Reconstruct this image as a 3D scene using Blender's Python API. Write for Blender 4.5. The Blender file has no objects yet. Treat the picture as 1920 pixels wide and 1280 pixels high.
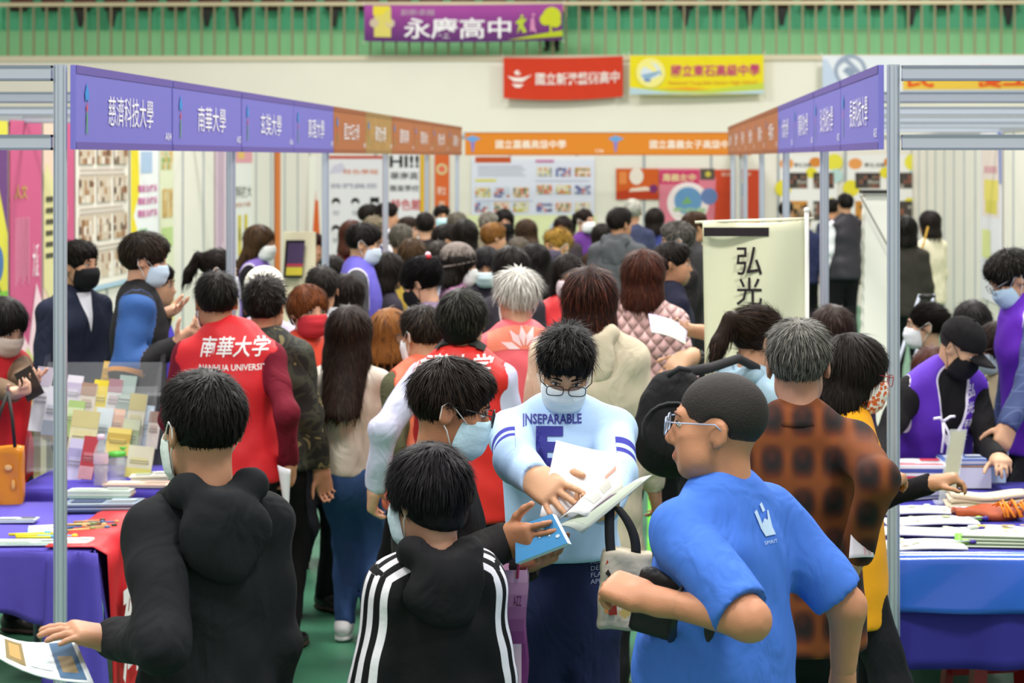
import bpy, bmesh, math, random
import numpy as np
from mathutils import Vector, Matrix
from mathutils.bvhtree import BVHTree

random.seed(7); np.random.seed(7)
SC = bpy.context.scene
COL = SC.collection

# ---------------------------------------------------------------- camera (level, shifted 70 mm lens)
FPX, CX, CY, CAMH = 3733.0, 1225.0, 296.0, 2.17
cam = bpy.data.cameras.new('camera'); camo = bpy.data.objects.new('camera', cam); COL.objects.link(camo)
camo.location = (0, 0, CAMH); camo.rotation_euler = (math.pi/2, 0, 0)
cam.sensor_width = 36; cam.lens = FPX*36/1920
cam.shift_x = -(CX-960)/1920; cam.shift_y = -(640-CY)/1920
cam.clip_end = 200
cam.dof.use_dof = True; cam.dof.focus_distance = 5.2; cam.dof.aperture_fstop = 5.6
SC.camera = camo

def lin(h):
    h = h.lstrip('#'); c = [int(h[i:i+2], 16)/255 for i in (0, 2, 4)]
    return tuple(x/12.92 if x <= .04045 else ((x+.055)/1.055)**2.4 for x in c)

# ---------------------------------------------------------------- light: bright sports hall lamps + ambient
wd = bpy.data.worlds.new('world'); SC.world = wd; wd.use_nodes = True
wd.node_tree.nodes['Background'].inputs[0].default_value = (1.0, .97, .92, 1)
wd.node_tree.nodes['Background'].inputs[1].default_value = .52
for (lx, ly) in ((-3.2, 2.5), (2.6, 2.5), (-3.2, 10), (2.6, 10), (-3.2, 18), (2.6, 18), (-5, 30), (5, 30)):
    l = bpy.data.lights.new('hall_lamp', 'AREA'); l.energy = 430 if ly > 5 else 330; l.size = 1.6; l.color = (1, .975, .94)
    o = bpy.data.objects.new('hall_lamp', l); o.location = (lx, ly, 8.2); COL.objects.link(o)
SC.view_settings.view_transform = 'Standard'; SC.view_settings.look = 'None'
SC.view_settings.exposure = 0.4; SC.view_settings.gamma = 1; SC.view_settings.use_curve_mapping = False

# ---------------------------------------------------------------- helpers
def W(px, py, Z): return Vector(((px-CX)*Z/FPX, Z, CAMH-(py-CY)*Z/FPX))
def XA(px, Z): return (px-CX)*Z/FPX
def ZA(py, Z): return CAMH-(py-CY)*Z/FPX

_M = {}
def mat(hexc, rough=.6, metal=0.0, spec=.4, bump=0, bscale=60, var=0, vscale=8, alpha=1, emit=0, trans=0, coat=0):
    key = (hexc, rough, metal, spec, bump, bscale, var, vscale, alpha, emit, trans, coat)
    if key in _M: return _M[key]
    m = bpy.data.materials.new('mat_%s' % hexc.strip('#')); m.use_nodes = True
    nt = m.node_tree; b = nt.nodes['Principled BSDF']; c = lin(hexc)
    b.inputs['Base Color'].default_value = (*c, 1); b.inputs['Roughness'].default_value = rough
    b.inputs['Metallic'].default_value = metal; b.inputs['Specular IOR Level'].default_value = spec
    b.inputs['Alpha'].default_value = alpha; b.inputs['Transmission Weight'].default_value = trans
    b.inputs['Coat Weight'].default_value = coat
    if emit: b.inputs['Emission Color'].default_value = (*c, 1); b.inputs['Emission Strength'].default_value = emit
    if bump or var:
        tc = nt.nodes.new('ShaderNodeTexCoord')
    if bump:
        n = nt.nodes.new('ShaderNodeTexNoise'); n.inputs['Scale'].default_value = bscale; n.inputs['Detail'].default_value = 4
        bp = nt.nodes.new('ShaderNodeBump'); bp.inputs['Strength'].default_value = bump; bp.inputs['Distance'].default_value = .01
        nt.links.new(tc.outputs['Object'], n.inputs['Vector']); nt.links.new(n.outputs['Fac'], bp.inputs['Height'])
        nt.links.new(bp.outputs['Normal'], b.inputs['Normal'])
    if var:
        n = nt.nodes.new('ShaderNodeTexNoise'); n.inputs['Scale'].default_value = vscale; n.inputs['Detail'].default_value = 5
        mx = nt.nodes.new('ShaderNodeMix'); mx.data_type = 'RGBA'
        mx.inputs[6].default_value = (*[x*(1-var) for x in c], 1); mx.inputs[7].default_value = (*[min(1, x*(1+var)) for x in c], 1)
        nt.links.new(tc.outputs['Object'], n.inputs['Vector']); nt.links.new(n.outputs['Fac'], mx.inputs[0])
        nt.links.new(mx.outputs[2], b.inputs['Base Color'])
    _M[key] = m
    return m

def cloth(hexc, rough=.85, bump=.35, bscale=14, var=.12, wr=.55):
    key = ('cloth', hexc, rough, bump, bscale, var, wr)
    if key in _M: return _M[key]
    m = mat(hexc, rough, 0, .2, 0, 60+len(_M)*1e-5, var, 5); nt = m.node_tree; b = nt.nodes['Principled BSDF']
    tc = nt.nodes.new('ShaderNodeTexCoord'); mp = nt.nodes.new('ShaderNodeMapping'); mp.inputs['Scale'].default_value = (9, 9, 4.5); mp.inputs['Rotation'].default_value = (.3, .5, .2)
    n = nt.nodes.new('ShaderNodeTexNoise'); n.inputs['Scale'].default_value = 1; n.inputs['Detail'].default_value = 2.5; n.inputs['Distortion'].default_value = 1.3
    bp = nt.nodes.new('ShaderNodeBump'); bp.inputs['Strength'].default_value = wr; bp.inputs['Distance'].default_value = .035
    n2 = nt.nodes.new('ShaderNodeTexNoise'); n2.inputs['Scale'].default_value = 350; bp2 = nt.nodes.new('ShaderNodeBump'); bp2.inputs['Strength'].default_value = bump*.5; bp2.inputs['Distance'].default_value = .002
    nt.links.new(tc.outputs['Object'], mp.inputs[0]); nt.links.new(mp.outputs[0], n.inputs['Vector']); nt.links.new(n.outputs['Fac'], bp.inputs['Height'])
    nt.links.new(tc.outputs['Object'], n2.inputs['Vector']); nt.links.new(n2.outputs['Fac'], bp2.inputs['Height']); nt.links.new(bp.outputs['Normal'], bp2.inputs['Normal']); nt.links.new(bp2.outputs['Normal'], b.inputs['Normal'])
    _M[key] = m; return m

def link(name, me, parent=None, loc=None):
    o = bpy.data.objects.new(name, me); COL.objects.link(o)
    if parent is not None: o.parent = parent
    if loc is not None: o.location = loc
    return o

def tag(o, label=None, cat=None, group=None, kind=None):
    if label: o['label'] = label
    if cat: o['category'] = cat
    if group: o['group'] = group
    if kind: o['kind'] = kind
    return o

def thing(name, label, cat, loc=(0, 0, 0), rz=0, group=None):
    o = link(name, None, None, loc); o.rotation_euler = (0, 0, rz); o.empty_display_size = .1
    return tag(o, label, cat, group)

def np_mesh(name, V, Fc, mats=None, smooth=True, midx=None):
    me = bpy.data.meshes.new(name)
    V = np.asarray(V, dtype=np.float32); Fc = np.asarray(Fc, dtype=np.int32)
    k = Fc.shape[1] if len(Fc) else 4
    me.vertices.add(len(V)); me.vertices.foreach_set('co', V.ravel())
    me.loops.add(Fc.size); me.loops.foreach_set('vertex_index', Fc.ravel())
    me.polygons.add(len(Fc)); me.polygons.foreach_set('loop_start', np.arange(0, Fc.size, k, dtype=np.int32))
    if midx is not None: me.polygons.foreach_set('material_index', np.asarray(midx, dtype=np.int32))
    me.update(calc_edges=True)
    me.polygons.foreach_set('use_smooth', np.full(len(Fc), smooth, dtype=bool))
    for m in (mats if isinstance(mats, (list, tuple)) else [mats]):
        if m: me.materials.append(m)
    return me

class MB:
    """collects polygons, each with a material, and links them as one mesh"""
    def __init__(s): s.v = []; s.f = []; s.mi = []; s.mats = []; s.sm = []
    def m(s, mt):
        if mt not in s.mats: s.mats.append(mt)
        return s.mats.index(mt)
    def poly(s, pts, mt, smooth=False):
        b = len(s.v); s.v += [tuple(p) for p in pts]; s.f.append(tuple(range(b, b+len(pts)))); s.mi.append(s.m(mt)); s.sm.append(smooth)
    def raw(s, V, Fc, mt, smooth=False):
        b = len(s.v); s.v += [tuple(p) for p in V]; i = s.m(mt)
        for f in Fc: s.f.append(tuple(b+k for k in f)); s.mi.append(i); s.sm.append(smooth)
    def box(s, x0, x1, y0, y1, z0, z1, mt):
        V = [(x, y, z) for x in (x0, x1) for y in (y0, y1) for z in (z0, z1)]
        s.raw(V, [(0, 1, 3, 2), (4, 6, 7, 5), (0, 4, 5, 1), (2, 3, 7, 6), (0, 2, 6, 4), (1, 5, 7, 3)], mt)
    def obox(s, c, ax, ay, az, mt):
        c, ax, ay, az = map(Vector, (c, ax, ay, az))
        V = [c+i*ax+j*ay+k*az for i in (-1, 1) for j in (-1, 1) for k in (-1, 1)]
        s.raw(V, [(0, 1, 3, 2), (4, 6, 7, 5), (0, 4, 5, 1), (2, 3, 7, 6), (0, 2, 6, 4), (1, 5, 7, 3)], mt)
    def tube(s, pts, r, mt, n=8, cap=True, closed=False):
        pts = [Vector(p) for p in pts]; N = len(pts); rs = r if isinstance(r, (list, tuple)) else [r]*N
        b = len(s.v); i0 = s.m(mt); up = None
        for i, p in enumerate(pts):
            if closed: d = pts[(i+1) % N]-pts[i-1]
            else: d = pts[min(i+1, N-1)]-pts[max(i-1, 0)]
            d.normalize()
            if up is None: up = d.orthogonal().normalized()
            else:
                up = up-d*up.dot(d)
                up = up.normalized() if up.length > 1e-6 else d.orthogonal().normalized()
            q = d.cross(up)
            for k in range(n):
                a = 2*math.pi*k/n; s.v.append(tuple(p+(up*math.cos(a)+q*math.sin(a))*rs[i]))
        for i in range(N if closed else N-1):
            j = (i+1) % N
            for k in range(n):
                k2 = (k+1) % n
                s.f.append((b+i*n+k, b+i*n+k2, b+j*n+k2, b+j*n+k)); s.mi.append(i0); s.sm.append(True)
        if cap and not closed:
            s.f.append(tuple(b+k for k in range(n))[::-1]); s.mi.append(i0); s.sm.append(False)
            s.f.append(tuple(b+(N-1)*n+k for k in range(n))); s.mi.append(i0); s.sm.append(False)
    def lathe(s, prof, mt, n=20, c=(0, 0, 0)):
        b = len(s.v); i0 = s.m(mt)
        for r, z in prof:
            for k in range(n):
                a = 2*math.pi*k/n; s.v.append((c[0]+r*math.cos(a), c[1]+r*math.sin(a), c[2]+z))
        for i in range(len(prof)-1):
            for k in range(n):
                k2 = (k+1) % n
                s.f.append((b+i*n+k, b+i*n+k2, b+(i+1)*n+k2, b+(i+1)*n+k)); s.mi.append(i0); s.sm.append(True)
    def ell(s, c, r, mt, R=None, nu=12, nv=8):
        V = []; Fc = []
        for j in range(nv+1):
            t = math.pi*j/nv
            for i in range(nu):
                a = 2*math.pi*i/nu
                p = Vector((r[0]*math.sin(t)*math.cos(a), r[1]*math.sin(t)*math.sin(a), r[2]*math.cos(t)))
                if R is not None: p = Vector(np.asarray(R) @ np.array(p))
                V.append(Vector(c)+p)
        for j in range(nv):
            for i in range(nu):
                Fc.append((j*nu+i, (j+1)*nu+i, (j+1)*nu+(i+1) % nu, j*nu+(i+1) % nu))
        s.raw(V, Fc, mt, True)
    def grid(s, fn, nu, nv, mt, smooth=True, thick=0):
        P = [[Vector(fn(i/nu, j/nv)) for i in range(nu+1)] for j in range(nv+1)]
        V = [p for r in P for p in r]; w = nu+1
        Fc = [(j*w+i, j*w+i+1, (j+1)*w+i+1, (j+1)*w+i) for j in range(nv) for i in range(nu)]
        if thick:
            nv0 = len(V); nr = [Vector((0, 0, 0)) for _ in V]
            for f in Fc:
                n = (V[f[1]]-V[f[0]]).cross(V[f[3]]-V[f[0]])
                for k in f: nr[k] += n
            V = V+[V[k]-nr[k].normalized()*thick for k in range(nv0)]
            Fc = Fc+[tuple(nv0+k for k in f[::-1]) for f in Fc]
            ring = [i for i in range(w)]+[j*w+nu for j in range(1, nv+1)]+[nv*w+i for i in range(nu-1, -1, -1)]+[j*w for j in range(nv-1, 0, -1)]
            for a, b2 in zip(ring, ring[1:]+ring[:1]): Fc.append((b2, a, nv0+a, nv0+b2))
        s.raw(V, Fc, mt, smooth)
    def build(s, name, parent=None, loc=None):
        me = bpy.data.meshes.new(name); me.from_pydata(s.v, [], s.f)
        for m_ in s.mats: me.materials.append(m_)
        me.polygons.foreach_set('material_index', s.mi); me.polygons.foreach_set('use_smooth', s.sm); me.update()
        return link(name, me, parent, loc)

# lettering: the built-in font turned into flat meshes
_T = {}
def text_np(body, bold=.0):
    key = (body, bold)
    if key in _T: return _T[key]
    c = bpy.data.curves.new('lettering', 'FONT'); c.body = body; c.resolution_u = 2; c.offset = bold
    o = bpy.data.objects.new('lettering', c); COL.objects.link(o)
    dg = bpy.context.evaluated_depsgraph_get()
    me = bpy.data.meshes.new_from_object(o.evaluated_get(dg))
    V = np.array([v.co[:2] for v in me.vertices]); Fc = [tuple(p.vertices) for p in me.polygons]
    bpy.data.objects.remove(o); bpy.data.curves.remove(c); bpy.data.meshes.remove(me)
    V = V-V.min(0); s = V.max(0); V = V/np.maximum(s, 1e-6)-.5
    _T[key] = (V, Fc, s[0]/max(s[1], 1e-6))
    return _T[key]

def add_text(mb, body, c, right, up, w, h, mt, off=.002, bold=0.0, shear=0):
    V, Fc, asp = text_np(body, bold)
    c = Vector(c); right = Vector(right).normalized(); up = Vector(up).normalized(); n = right.cross(up)
    if w is None: w = h*asp
    P = [c+right*(v[0]*w+shear*v[1]*h)+up*(v[1]*h)+n*off for v in V]
    mb.raw(P, Fc, mt)

def flat(hexc, **k): return mat(hexc, k.pop('rough', .65), 0, .25, **k)

def poster(name, label, cat, P, right, w, h, bg, items, group=None, thick=.006, up=(0, 0, 1), kind=None):
    """flat printed sheet: P lower-left corner, right the reading direction; items printed on it"""
    P = Vector(P); R = Vector(right).normalized(); U = Vector(up).normalized(); n = R.cross(U)
    mb = MB(); mb.obox(R*w/2+U*h/2-n*thick/2, R*w/2, U*h/2, n*thick/2, flat(bg))
    draw(mb, R, U, w, h, items)
    return tag(mb.build(name, None, P), label, cat, group, kind)

def draw(mb, R, U, w, h, items, o=(0, 0, 0), base=.001):
    n = R.cross(U); o = Vector(o)
    for k, it in enumerate(items):
        off = n*(base+.0006*(k+1)); q = lambda u, v: o+R*u*w+U*v*h+off
        if it[0] == 'r': mb.poly([q(it[1], it[2]), q(it[3], it[2]), q(it[3], it[4]), q(it[1], it[4])], flat(it[5]))
        elif it[0] == 'c':
            mb.poly([q(it[1]+it[3]/w*math.cos(a), it[2]+it[3]/h*math.sin(a)*(it[5] if len(it) > 5 else 1)) for a in np.linspace(0, 2*math.pi, 25)[:-1]], flat(it[4]))
        elif it[0] == 'p': mb.poly([q(*p) for p in it[1]], flat(it[2]))
        elif it[0] == 't': add_text(mb, it[1], o+R*it[2]*w+U*it[3]*h, R, U, it[4]*w if it[4] else None, it[5]*h, flat(it[6]), base+.0006*(k+1), it[7] if len(it) > 7 else .01)
        elif it[0] == 'photo':   # a small printed photograph: blotches of colour
            u0, v0, u1, v1 = it[1:5]; cols = it[5]; rr = random.Random(k*7+int(u0*100)); N = 6
            mb.poly([q(u0, v0), q(u1, v0), q(u1, v1), q(u0, v1)], flat(cols[0]))
            off = n*(base+.0006*(k+1)+.0003)
            for i in range(N):
                for j in range(3):
                    if rr.random() < .62:
                        a = u0+(u1-u0)*i/N; b = v0+(v1-v0)*j/3*(.9); a2 = a+(u1-u0)/N*rr.uniform(.7, 1); b2 = b+(v1-v0)/3*rr.uniform(.5, 1)
                        mb.poly([q(a, b), q(a2, b), q(a2, b2), q(a, b2)], flat(rr.choice(cols[1:])))
# ================================================================ SETTING
ALU = mat('#c3cbd8', .35, .55, .5); ALU2 = mat('#8d97a8', .4, .6, .5)
WHITE = mat('#efece2', .7, 0, .3, var=.03, vscale=3); CREAM = mat('#efeadb', .8, 0, .2, var=.03, vscale=1.5)
# floor: green sports flooring with fine relief
def floor_mat():
    m = mat('#3c7458', .4, 0, .4, .12, 5, .12, 1.2); return m
mb = MB(); mb.box(-14, 14, -3, 37.2, -.1, 0, floor_mat()); tag(mb.build('floor'), 'green sports hall floor', None, kind='structure')
LIME = mat('#6ed23f', .4, 0, .4, var=.06)
mb = MB(); mb.box(-.035, .06, 1.5, 26, 0, .004, LIME); tag(mb.build('trim_1'), 'lime green court line running down the aisle', None, kind='structure')
mb = MB(); mb.obox((-1.12, 7.35, .002), (.28, .62, 0), (.05, -.022, 0), (0, 0, .002), LIME); tag(mb.build('trim_2'), 'short lime green court line left of the aisle', None, kind='structure')

# far wall, balcony, bleacher tiers (turned a few degrees, as the hall stands to the aisle)
bal = link('wall_back', None, None, (0, 37.0, 0)); bal.rotation_euler = (0, 0, math.radians(-1.8)); tag(bal, 'cream hall wall below the balcony', None, kind='structure')
mb = MB(); mb.box(-16, 12, 0, .3, 0, 4.08, CREAM); mb.build('wall_face', bal)
mb = MB(); mb.box(-16, 12, -.04, 1.2, 3.98, 4.08, mat('#d9cdb2', .7)); mb.build('slab_edge', bal)
GR1 = mat('#86c78f', .55, 0, .3, var=.05, vscale=1.2); GR_SHADE = mat('#5cb58a', .55, 0, .3, var=.05, vscale=1.2)  # darker green of upper tier and ribs: shade under the seats put into colour
mb = MB(); mb.box(-16, 12, .95, 1.9, 4.08, 4.62, GR1); mb.build('lower_tier', bal)
mb = MB(); mb.box(-16, 12, 1.85, 3.4, 4.08, 5.32, GR_SHADE)
mb.box(-16, 12, 3.2, 5, 4.08, 6.6, GR_SHADE); mb.build('upper_tier', bal)
mb = MB()
for i in range(46): mb.box(-16+i*.61, -15.93+i*.61, 1.8, 1.86, 4.62, 5.3, GR_SHADE)
o = mb.build('riser_rib', bal); o['kind'] = 'stuff'
# railing
RAIL = mat('#cbbf9c', .4, .3, .5); BAR = mat('#8d8464', .45, .3, .5)
rail = thing('balcony_railing', 'metal balcony railing with thin upright bars along the green tiers', 'railing', (0, 36.98, 4.08)); rail.rotation_euler = bal.rotation_euler
mb = MB(); mb.box(-15, 11, -.03, .03, .93, 1.0, RAIL); mb.build('handrail', rail)
mb = MB(); mb.box(-.018, .018, -.012, .012, 0, .93, BAR); b0 = mb.build('bar', rail, (-14.8, 0, 0))
for i in range(1, 105):
    c = b0.copy(); COL.objects.link(c); c.parent = rail; c.location = (-14.8+i*.244, 0, 0)
# stadium seats: brown shells, dark brackets
SEAT = mat('#5b2f1c', .45, 0, .4); DARK = mat('#20201c', .6)
brk_px = (145, 205, 390, 450, 635, 1290, 1415, 1475, 1730, 1905)
for i in range(33):
    px = 25+60*i; x = XA(px, 38.6)
    s = thing('stadium_seat', 'brown plastic bleacher seat in the row above the balcony railing', 'seat', (x, 38.55-(x*.03), 5.0), group='brown bleacher seats above the railing')
    mb = MB(); mb.grid(lambda u, v: ((u-.5)*.46, .25*(v-.5), .10+.05*(2*u-1)**2+.04*(2*v-1)**2), 6, 4, SEAT, thick=.03)
    mb.grid(lambda u, v: ((u-.5)*.46, .14+.05*(2*u-1)**2, .14+.34*v), 6, 3, SEAT, thick=.03); mb.build('shell', s)
    mb = MB(); mb.obox((0, 0, .06), (.16, 0, 0), (0, .02, 0), (0, 0, .03), DARK); mb.build('crossbar', s)
    if any(abs(px-b) < 32 for b in brk_px):
        mb = MB(); pr = [(-.10, .06), (.10, .06), (.035, -.28), (-.035, -.28)]
        for y in (-.1, -.05): mb.poly([(a, y, b) for a, b in (pr if y == -.1 else pr[::-1])], DARK)
        for k in range(4):
            a, b = pr[k], pr[(k+1) % 4]; mb.poly([(a[0], -.1, a[1]), (a[0], -.05, a[1]), (b[0], -.05, b[1]), (b[0], -.1, b[1])], DARK)
        mb.build('bracket', s)

# ---- hanging banners
def banner(name, label, px0, px1, py0, py1, Z, bg, items, sag=.03, tilt=0, fold=.02, grad=None):
    w = (px1-px0)*Z/FPX; h = (py1-py0)*Z/FPX
    t = thing(name, label, 'banner', W(px0, py1, Z))
    def surf(u, v): return Vector((u*w, -.02*math.sin(u*17+v*3)*fold*30*(.25)-.01*math.sin(u*41+v*9)*fold*10, v*h+tilt*u*h-sag*4*u*(1-u)*(.4+.6*(1-v))))
    mb = MB(); N = 36; Mv = 10
    P = [[surf(i/N, j/Mv) for i in range(N+1)] for j in range(Mv+1)]
    for j in range(Mv):
        for i in range(N):
            c = grad(i/N, j/Mv) if grad else bg
            mb.poly([P[j][i], P[j][i+1], P[j+1][i+1], P[j+1][i]], flat(c), True)
    mb.build('cloth', t)
    mp = MB(); draw(mp, Vector((1, 0, 0)), Vector((0, 0, 1)), w, h, items)
    for k, v in enumerate(mp.v):
        s = surf(v[0]/w, v[2]/h); mp.v[k] = (s.x, s.y-.012+v[1], s.z)
    mp.build('print', t)
    mb = MB()
    for (u, v) in ((0, 1), (1, 1), (0, 0), (1, 0)):
        p = surf(u, v); mb.tube([p, p+Vector(((u-.5)*.06, .06, .06 if v else -.06))], .008, mat('#e8e4d6'), 5)
    mb.build('tie_cord', t)
    return t
def mixh(a, b, t):
    A = [int(a[i:i+2], 16) for i in (1, 3, 5)]; B = [int(b[i:i+2], 16) for i in (1, 3, 5)]
    return '#%02x%02x%02x' % tuple(int(x+(y-x)*t) for x, y in zip(A, B))
tree = [('c', .945, .66, .17, '#c9cf2a'), ('c', .915, .58, .11, '#c9cf2a'), ('c', .965, .5, .10, '#c9cf2a'), ('r', .935, .2, .945, .45, '#c9cf2a'),
        ('p', [(.72, .04), (1, .10), (1, .27), (.9, .2)], '#b7c427')]
banner('cloth_banner', 'purple school banner with a yellow tree tied to the balcony railing', 683, 1055, 9, 77, 36.6, '#9a3f8e',
       [('r', .05, .12, .135, .93, '#d7c96a'), ('r', .045, .72, .13, .97, '#e6d23a'), ('c', .05, .5, .08, '#cbb8a0'), ('c', .132, .5, .08, '#cbb8a0'),
        ('t', '創新卓越', .27, .80, .17, .17, '#c9b2c4', .0), ('t', '永慶高中', .47, .37, .54, .56, '#f3eef2', .014),
        ('p', [(.77, .2), (.78, .45), (.76, .5), (.785, .62), (.82, .6), (.80, .45), (.82, .25), (.80, .22), (.79, .36)], '#b9c93a'), ('c', .795, .67, .03, '#b9c93a'),
        ('p', [(.835, .25), (.84, .6), (.855, .66), (.86, .4), (.87, .2), (.85, .28)], '#d58ab5'), ('c', .853, .71, .03, '#d58ab5')]+tree,
       sag=.03, tilt=.03, grad=lambda u, v: mixh('#5d2a6a', '#a4479a', min(1, v*1.25)))
banner('cloth_banner', 'red school banner with white swirl emblem under the balcony', 944, 1168, 108, 184, 36.85, '#d2391b',
       [('p', [(.03, .55), (.09, .42), (.16, .42), (.24, .6), (.16, .52), (.09, .52)], '#f6e9e2'), ('p', [(.07, .36), (.1, .28), (.14, .28), (.17, .36)], '#f6e9e2'),
        ('c', .12, .64, .06, '#f6e9e2', .7), ('c', .135, .655, .03, '#d2391b', .6), ('t', '國立新港藝術高中', .62, .5, .70, .3, '#f6e9e2', .015)], sag=.05, tilt=.04)
banner('cloth_banner', 'yellow school banner with bowl emblem and magenta lettering', 1181, 1432, 104, 177, 36.75, '#ecd91c',
       [('p', [(0, 0), (1, 0), (1, .10), (.6, .04), (.3, .06), (0, .18)], '#bcd3dd'), ('p', [(0, .18), (.3, .06), (.6, .04), (1, .10), (1, .28), (.6, .14), (.2, .16)], '#c6d24a'),
        ('p', [(.2, .16), (.45, .12), (.6, .14), (.45, .2)], '#efa32a'), ('c', .155, .56, .27, '#f4e98a'), ('c', .155, .56, .19, '#d9e2ea'), ('p', [(.08, .5), (.23, .62), (.24, .5), (.2, .36), (.12, .36)], '#8fb0cc'),
        ('r', .11, .34, .2, .40, '#3c4fa0'), ('t', '國立東石高級中學', .64, .62, .66, .3, '#c8327c', .012), ('t', 'National Tung-Shih Senior High School', .62, .3, .66, .12, '#d9863a', 0)], sag=.02, tilt=.02)
banner('cloth_banner', 'white school banner with ring emblem and orange lettering behind right frame', 1542, 1960, 104, 172, 36.6, '#e4e8ee',
       [('p', [(0, 0), (.1, 0), (.02, .9), (0, .9)], '#c4d2e6'), ('c', .125, .58, .30, '#9aa6bb'), ('c', .125, .58, .23, '#e4e8ee'), ('p', [(.09, .58), (.125, .78), (.16, .58), (.125, .38)], '#8e9cb2'), ('c', .125, .58, .07, '#e4e8ee'),
        ('r', .36, .06, 1, .5, '#e9c24a'), ('r', .36, 0, 1, .06, '#b9c7da'), ('t', '民雄農工', .66, .42, .58, .62, '#e0561f', .03)], sag=.01)

# ================================================================ BOOTHS
XL, XR, Z0, SEG = -2.10, .85, 7.05, 1.425
ztop = 2.5
def post_profile(r=.024):
    pts = []
    for k in range(8):
        a0 = 2*math.pi*(k+.5)/8; a1 = 2*math.pi*(k+1.5)/8
        p0 = Vector((math.cos(a0), math.sin(a0)))*r; p1 = Vector((math.cos(a1), math.sin(a1)))*r; m_ = (p0+p1)/2
        pts += [p0, p0.lerp(p1, .32), p0.lerp(p1, .36)-m_*.2, p0.lerp(p1, .64)-m_*.2, p0.lerp(p1, .68)]
    return pts
def make_post(name, x, y, h, parent=None, z0=0):
    mb = MB(); pr = post_profile(); n = len(pr)
    V = [(p.x, p.y, z) for z in (0, h) for p in pr]
    mb.raw(V, [(k, (k+1) % n, n+(k+1) % n, n+k) for k in range(n)], ALU); mb.poly([(p.x, p.y, h) for p in pr], ALU2); mb.poly([(p.x, p.y, 0) for p in pr[::-1]], ALU2)
    mb.lathe([(.03, 0), (.03, .008), (.025, .012)], ALU2, 16)
    return mb.build(name, parent, (x, y, z0))
ordn = ['nearest', 'second', 'third', 'fourth', 'fifth', 'last']
PZ = [Z0+2*SEG*i for i in range(6)]
for side, X in (('left', XL), ('right', XR)):
    for i, z in enumerate(PZ):
        tag(make_post('aluminium_post', X, z, ztop), '%s aluminium post of the %s booth row' % (ordn[i], side), 'post', 'aluminium posts of the %s booth row' % side)
def beam(label, p, q, hgt=.055, parent=None):
    p, q = Vector(p), Vector(q); d = (q-p); L = d.length/2; d.normalize(); n = d.cross(Vector((0, 0, 1)))
    mb = MB(); c = (q-p)/2
    mb.obox(c, d*L, n*.012, Vector((0, 0, hgt/2)), ALU)
    for s in (-1, 1): mb.obox(c+Vector((0, 0, s*hgt*.42)), d*L, n*.016, Vector((0, 0, hgt*.08)), ALU2)
    return tag(mb.build('cross_beam', None, p), label, 'beam', 'aluminium cross beams between booths')
BXL, BXR = -4.95, 3.72
for side, X, B in (('left', XL-.03, BXL), ('right', XR+.03, BXR)):
    for i, z in enumerate(PZ):
        beam('aluminium top cross beam at the %s post of the %s row' % (ordn[i], side), (X, z, ztop-.03), (B, z, ztop-.03))
        if i == 0: beam('lower aluminium cross beam beside the nearest %s fascia' % side, (X, z, 2.225), (B, z, 2.225))

# fascia signs
PUR, PURD, BRN, BRND = '#7a75c8', '#6a5ba4', '#b06c42', '#9c5c38'
def emblem(mb, c, R, U, h):
    """hat-topped figure: blue diamond cap, red body, green legs"""
    n = R.cross(U); c = Vector(c); q = lambda a, b: c+R*a*h+U*b*h+n*.004
    mb.poly([q(0, .5), q(.14, .28), q(.10, .12), q(0, .17), q(-.10, .12), q(-.14, .28)], flat('#3f8fd8'))
    mb.poly([q(-.06, .06), q(-.09, .12), q(-.03, .02), q(0, .04), q(.05, .12), q(.06, .06), q(.02, -.08), q(-.02, -.08)], flat('#d8514a'))
    mb.poly([q(-.03, -.08), q(.03, -.08), q(.06, -.5), q(.02, -.5), q(0, -.2), q(-.03, -.5), q(-.07, -.5)], flat('#5aa05f'))
def fascia(side, i, body, num, bg, dk, label, gold=False):
    y0 = Z0+SEG*i+.012; L = SEG-.024; zb = 2.2; h = .3
    X = XL+.052 if side == 'L' else XR-.052
    if side == 'L': R = Vector((0, 1, 0)); P = Vector((X, y0, zb))
    else: R = Vector((0, -1, 0)); P = Vector((X, y0+L, zb))
    U = Vector((0, 0, 1)); n = R.cross(U)
    t = thing('fascia_sign', label, 'sign', P, group='fascia signs of the booths')
    mb = MB(); m0 = mat(bg, .7, 0, .15, var=.35, vscale=9) if gold else flat(bg)
    mb.obox(R*L/2+U*h/2-n*.01, R*L/2, U*h/2, n*.01, m0); mb.build('panel', t)
    mb = MB(); draw(mb, R, U, L, h, [('r', 0, 0, 1, .09, dk), ('r', 0, .9, 1, 1, dk)]); mb.build('border_strip', t)
    mb = MB(); emblem(mb, R*L*.09+U*h*.5, R, U, h*.62); mb.build('emblem', t)
    mb = MB(); add_text(mb, body, R*L*.53+U*h*.49, R, U, L*(.475 if len(body) > 4 else .41), h*.38, flat('#f4f2f6'), .004, .0); mb.build('lettering', t)
    mb = MB(); add_text(mb, num, R*L*.95+U*h*.2, R, U, .075*L, h*.11, flat('#efeef4'), .004); mb.build('booth_number', t)
    return t
LS = [('慈濟科技大學', 'A04', 0), ('南華大學', 'A05', 0), ('玄奘大學', 'A06', 0), ('真理大學', 'A07', 0), ('國立中正大學', 'A08', 1), ('華梵大學', 'A09', 2), ('國際商專', 'A10', 1), ('環球科大', 'A11', 1), ('佛光大學', 'A12', 1), ('吳鳳科大', 'A13', 1)]
RS = [('長庚科技大學', 'A03', 0), ('弘光科技大學', 'A02', 0), ('朝陽科技大學', 'A01', 0), ('大葉大學', 'B01', 0), ('中臺科大', 'B02', 1), ('嶺東科大', 'B03', 1), ('僑光科大', 'B04', 1), ('修平科大', 'B05', 1), ('亞洲大學', 'B06', 1), ('東海大學', 'B07', 1)]
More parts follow.
